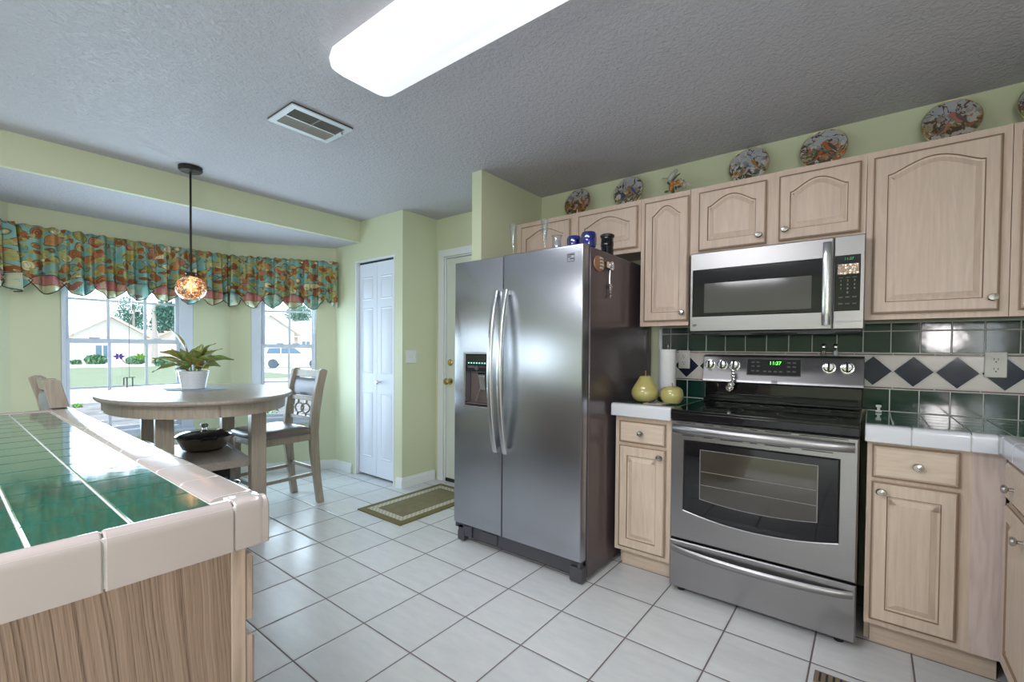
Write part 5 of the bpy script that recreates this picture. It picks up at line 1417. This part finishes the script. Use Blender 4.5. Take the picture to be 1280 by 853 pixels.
def house(name, label, x, y0, y1, zb, ze, zp, depth, mat, openings, ov=.5):
    t = thing(name, label, 'house', (x-depth/2, (y0+y1)/2, zb))
    ym = (y0+y1)/2
    P = [(y0, zb), (y1, zb), (y1, ze), (ym, zp), (y0, ze)]
    m = MB(); m.loft([[(x, a, b) for a, b in P], [(x-depth, a, b) for a, b in P]]); m.build('walls', mat, t, ab=True, smooth=False)
    sl = (zp-ze)/(ym-y0)
    m = MB()
    for a, b in (((y0-ov, ze-sl*ov), (ym, zp)), ((y1+ov, ze-sl*ov), (ym, zp))):
        m.loft([[(xx, a[0], a[1]+.02), (xx, b[0], b[1]+.02), (xx, b[0], b[1]+.26), (xx, a[0], a[1]+.26)] for xx in (x+ov, x-depth-ov)])
    m.build('roof', M_roof, t, ab=True, smooth=False)
    for nm, a, b, c_, d in openings:
        m = MB(); m.box(x+.001, x+.06, a, b, c_, d); w_ = m.build(nm, M_hglass if 'window' in nm else M_hwhite, t, ab=True)
        if 'window' in nm:
            m = MB(); m.box(x+.061, x+.09, (a+b)/2-.04, (a+b)/2+.04, c_, d); m.box(x+.061, x+.09, a-.06, a, c_-.06, d+.06); m.box(x+.061, x+.09, b, b+.06, c_-.06, d+.06); m.build('window_trim', M_hwhite, w_, ab=True)
    return t
def onp(u, v, X):   # point seen at pixel (u,v) at the distance plane x=X, used to site the houses
    cr = cam_rot(.6658, -.0193, .0082); d = Vector(((u-640)/570.55, (448.04-v)/570.55, -1)); d = cr @ d
    k = (X-.7842)/d.x; return (X, -2.9621+k*d.y, 1.2084+k*d.z)
X_ = -58
a = onp(92, 417, X_); b_ = onp(180, 417, X_); c_ = onp(138, 397, X_); w0 = onp(119, 432, X_); w1 = onp(137, 451, X_); g0 = onp(142, 431, X_); g1 = onp(160, 451, X_); e0 = onp(139, 407, X_); e1 = onp(142, 416, X_)
house('neighbour_house', 'cream stucco house with a low gable, seen through the left window', X_, a[1], b_[1], -.42, a[2], c_[2], 12, M_stucco,
      [('house_window', w0[1], w1[1], w1[2]-.3, w0[2]), ('garage_door', g0[1], g1[1], g1[2], g0[2]), ('gable_vent', e0[1], e1[1], e1[2], e0[2])])
X_ = -64
a = onp(185, 425, X_); b_ = onp(262, 425, X_); c_ = onp(226, 410, X_)
house('neighbour_house', 'distant house with a pinkish roof right of the cream one', X_, a[1], b_[1], -.42, a[2], c_[2], 10, M_stucco2, [])
X_ = -46
a = onp(300, 414, X_); b_ = onp(368, 414, X_); c_ = onp(330, 394, X_); w0 = onp(336, 425, X_); w1 = onp(346, 445, X_)
house('neighbour_house', 'pale house with broad roof behind the parked car, right window', X_, a[1], b_[1], -.42, a[2], c_[2], 12, M_stucco, [('garage_door', w0[1], w1[1], w1[2], w0[2])])
X_ = -52
a = onp(372, 420, X_); b_ = onp(440, 420, X_); c_ = onp(402, 402, X_); w0 = onp(377, 427, X_); w1 = onp(387, 434, X_)
house('neighbour_house', 'tan-roofed house at the right of the right window', X_, a[1], b_[1], -.42, a[2], c_[2], 12, M_stucco2, [('house_window', w0[1], w1[1], w1[2], w0[2])])
# car
t = thing('parked_car', 'white SUV parked on the street, seen through the right window', 'car', (-35.5, 15.0, -.40), math.radians(62))
m = MB(); prof = [(-2.3, .35), (-2.35, .8), (-2.2, 1.05), (-1.6, 1.1), (1.0, 1.12), (2.1, 1.0), (2.3, .8), (2.3, .35)]
m.loft([[(x, y*k, z) for x, z in prof] for y, k in ((-.9, 1), (.9, 1))]); cb_ = m.build('car_body', plain('white_car_paint', (.85, .86, .88), .2), t, bevel=.08, seg=3)
m = MB(); prof = [(-2.1, 1.08), (-1.9, 1.60), (-1.6, 1.72), (.1, 1.72), (.9, 1.12)]
m.loft([[(x, -.78, z) for x, z in prof], [(x, .78, z) for x, z in prof]]); m.build('cabin', plain('white_car_roof', (.85, .86, .88), .2), t, bevel=.05)
for s in (-1, 1):
    for q in (((-1.9, 1.14), (-1.75, 1.55), (-.95, 1.58), (-.95, 1.14)), ((-.88, 1.14), (-.88, 1.58), (.05, 1.58), (.6, 1.14))):
        m = MB(); m.loft([[(x, s*.785, z) for x, z in q], [(x, s*.80, z) for x, z in q]]); m.build('side_window', M_hglass, t)
    for x in (-1.45, 1.45):
        m = MB(); m.lathe([(.0, -.12), (.34, -.12), (.36, -.08), (.36, .08), (.34, .12), (.2, .13), (0, .1)], (0, 0, 0), 24)
        m.v = [(p[0]+x, s*.82+p[2]*s, p[1]+.36) for p in m.v]; m.build('wheel', plain('tyre', (.05, .07, .10), .6), t)
# foliage
def foliage(mb, c, r, n, size, seed=0):
    rd_ = random.Random(seed)
    for _ in range(n):
        while True:
            q = Vector((rd_.uniform(-1, 1), rd_.uniform(-1, 1), rd_.uniform(-1, 1)))
            if .35 < q.length < 1: break
        p = Vector((c[0]+q.x*r[0], c[1]+q.y*r[1], c[2]+q.z*r[2]))
        a = Vector((rd_.uniform(-1, 1), rd_.uniform(-1, 1), rd_.uniform(-1, 1))).normalized(); b__ = a.orthogonal().normalized()
        s = size*rd_.uniform(.6, 1.3)
        mb.add([tuple(p-a*s), tuple(p+b__*s*.45), tuple(p+a*s), tuple(p-b__*s*.45)], [(0, 1, 2, 3)])
M_tree = plain('tree_leaves', (.06, .17, .13), .6, var=.4); M_bush = plain('bush_leaves', (.10, .22, .12), .6, var=.4); M_lime = plain('shrub_leaves', (.16, .36, .08), .6, var=.4); M_trunk = plain('bark', (.36, .32, .30), .9)
def tree(label, X, u0, u1, v0, v1, seed, trunk=None, group='trees across the street'):
    a = onp(u0, v1, X); b__ = onp(u1, v0, X); cy_, cz = (a[1]+b__[1])/2, (a[2]+b__[2])/2
    t = thing('street_tree', label, 'tree', (X, cy_, -.42), group=group)
    m = MB(); rd_ = random.Random(seed); ry, rz_ = abs(b__[1]-a[1])/2, abs(b__[2]-a[2])/2
    for k in range(7): foliage(m, (X-.5+rd_.uniform(-1, 1), cy_+rd_.uniform(-.6, .6)*ry, cz+rd_.uniform(-.55, .55)*rz_), (1.2, ry*.5, rz_*.5), 420, .16, seed*10+k)
    m.build('crown', M_tree, t, ab=True, smooth=False)
    m = MB(); ty = onp(trunk, 430, X)[1] if trunk else cy_; m.tube([(X, ty, -.42), (X+.1, ty, 1.5), (X, ty, cz+rz_*.6)], [.28, .22, .16], 8); m.build('trunk', M_trunk, t, ab=True)
tree('bluish leafy tree behind the cream house gable', -84, 142, 190, 372, 424, 1)
tree('pale-trunked tree right of the cream house', -50, 184, 232, 372, 416, 2, 193)
tree('leafy tree above the roofs in the right window', -80, 345, 395, 378, 406, 3)
for u, v, du, X, lb, mt, n, sz in ((95, 450, 7, -54, 'bush at the left corner of the cream house', M_bush, 300, .2), (120, 455, 16, -54, 'low hedge under the cream house window', M_bush, 700, .2), (170, 450, 13, -52, 'rounded shrub before the garage of the cream house', M_bush, 600, .2),
        (205, 448, 14, -46, 'leafy hedge right of the cream house driveway', M_bush, 600, .2), (216, 474, 10, -14, 'bright green shrub beyond the patio, behind the potted plant', M_lime, 350, .06), (198, 520, 10, -6.2, 'lime green shrub low outside the left window', M_lime, 260, .035),
        (338, 512, 11, -5.6, 'lime green shrub low outside the right window', M_lime, 300, .035), (97, 497, 6, -15.5, 'small plants along the flagstone edge', M_lime, 150, .05)):
    p = onp(u, v, X); q = onp(u+du, v, X); r = math.dist(p, q)*.9
    zb_ = -.40 if X > -45 else -.42
    m = MB(); foliage(m, (0, 0, r*.5 if X < -8 else .55), (r, r, r*.55 if X < -8 else .5), n, sz, int(u))
    t = thing('shrub', lb, 'shrub', (p[0], p[1], zb_), group='shrubs outdoors')
    m.build('foliage', mt, t, smooth=False); s_ = MB(); s_.tube([(0, 0, 0), (.02, 0, r*.4)], .03, 6); s_.build('stem', M_trunk, t)
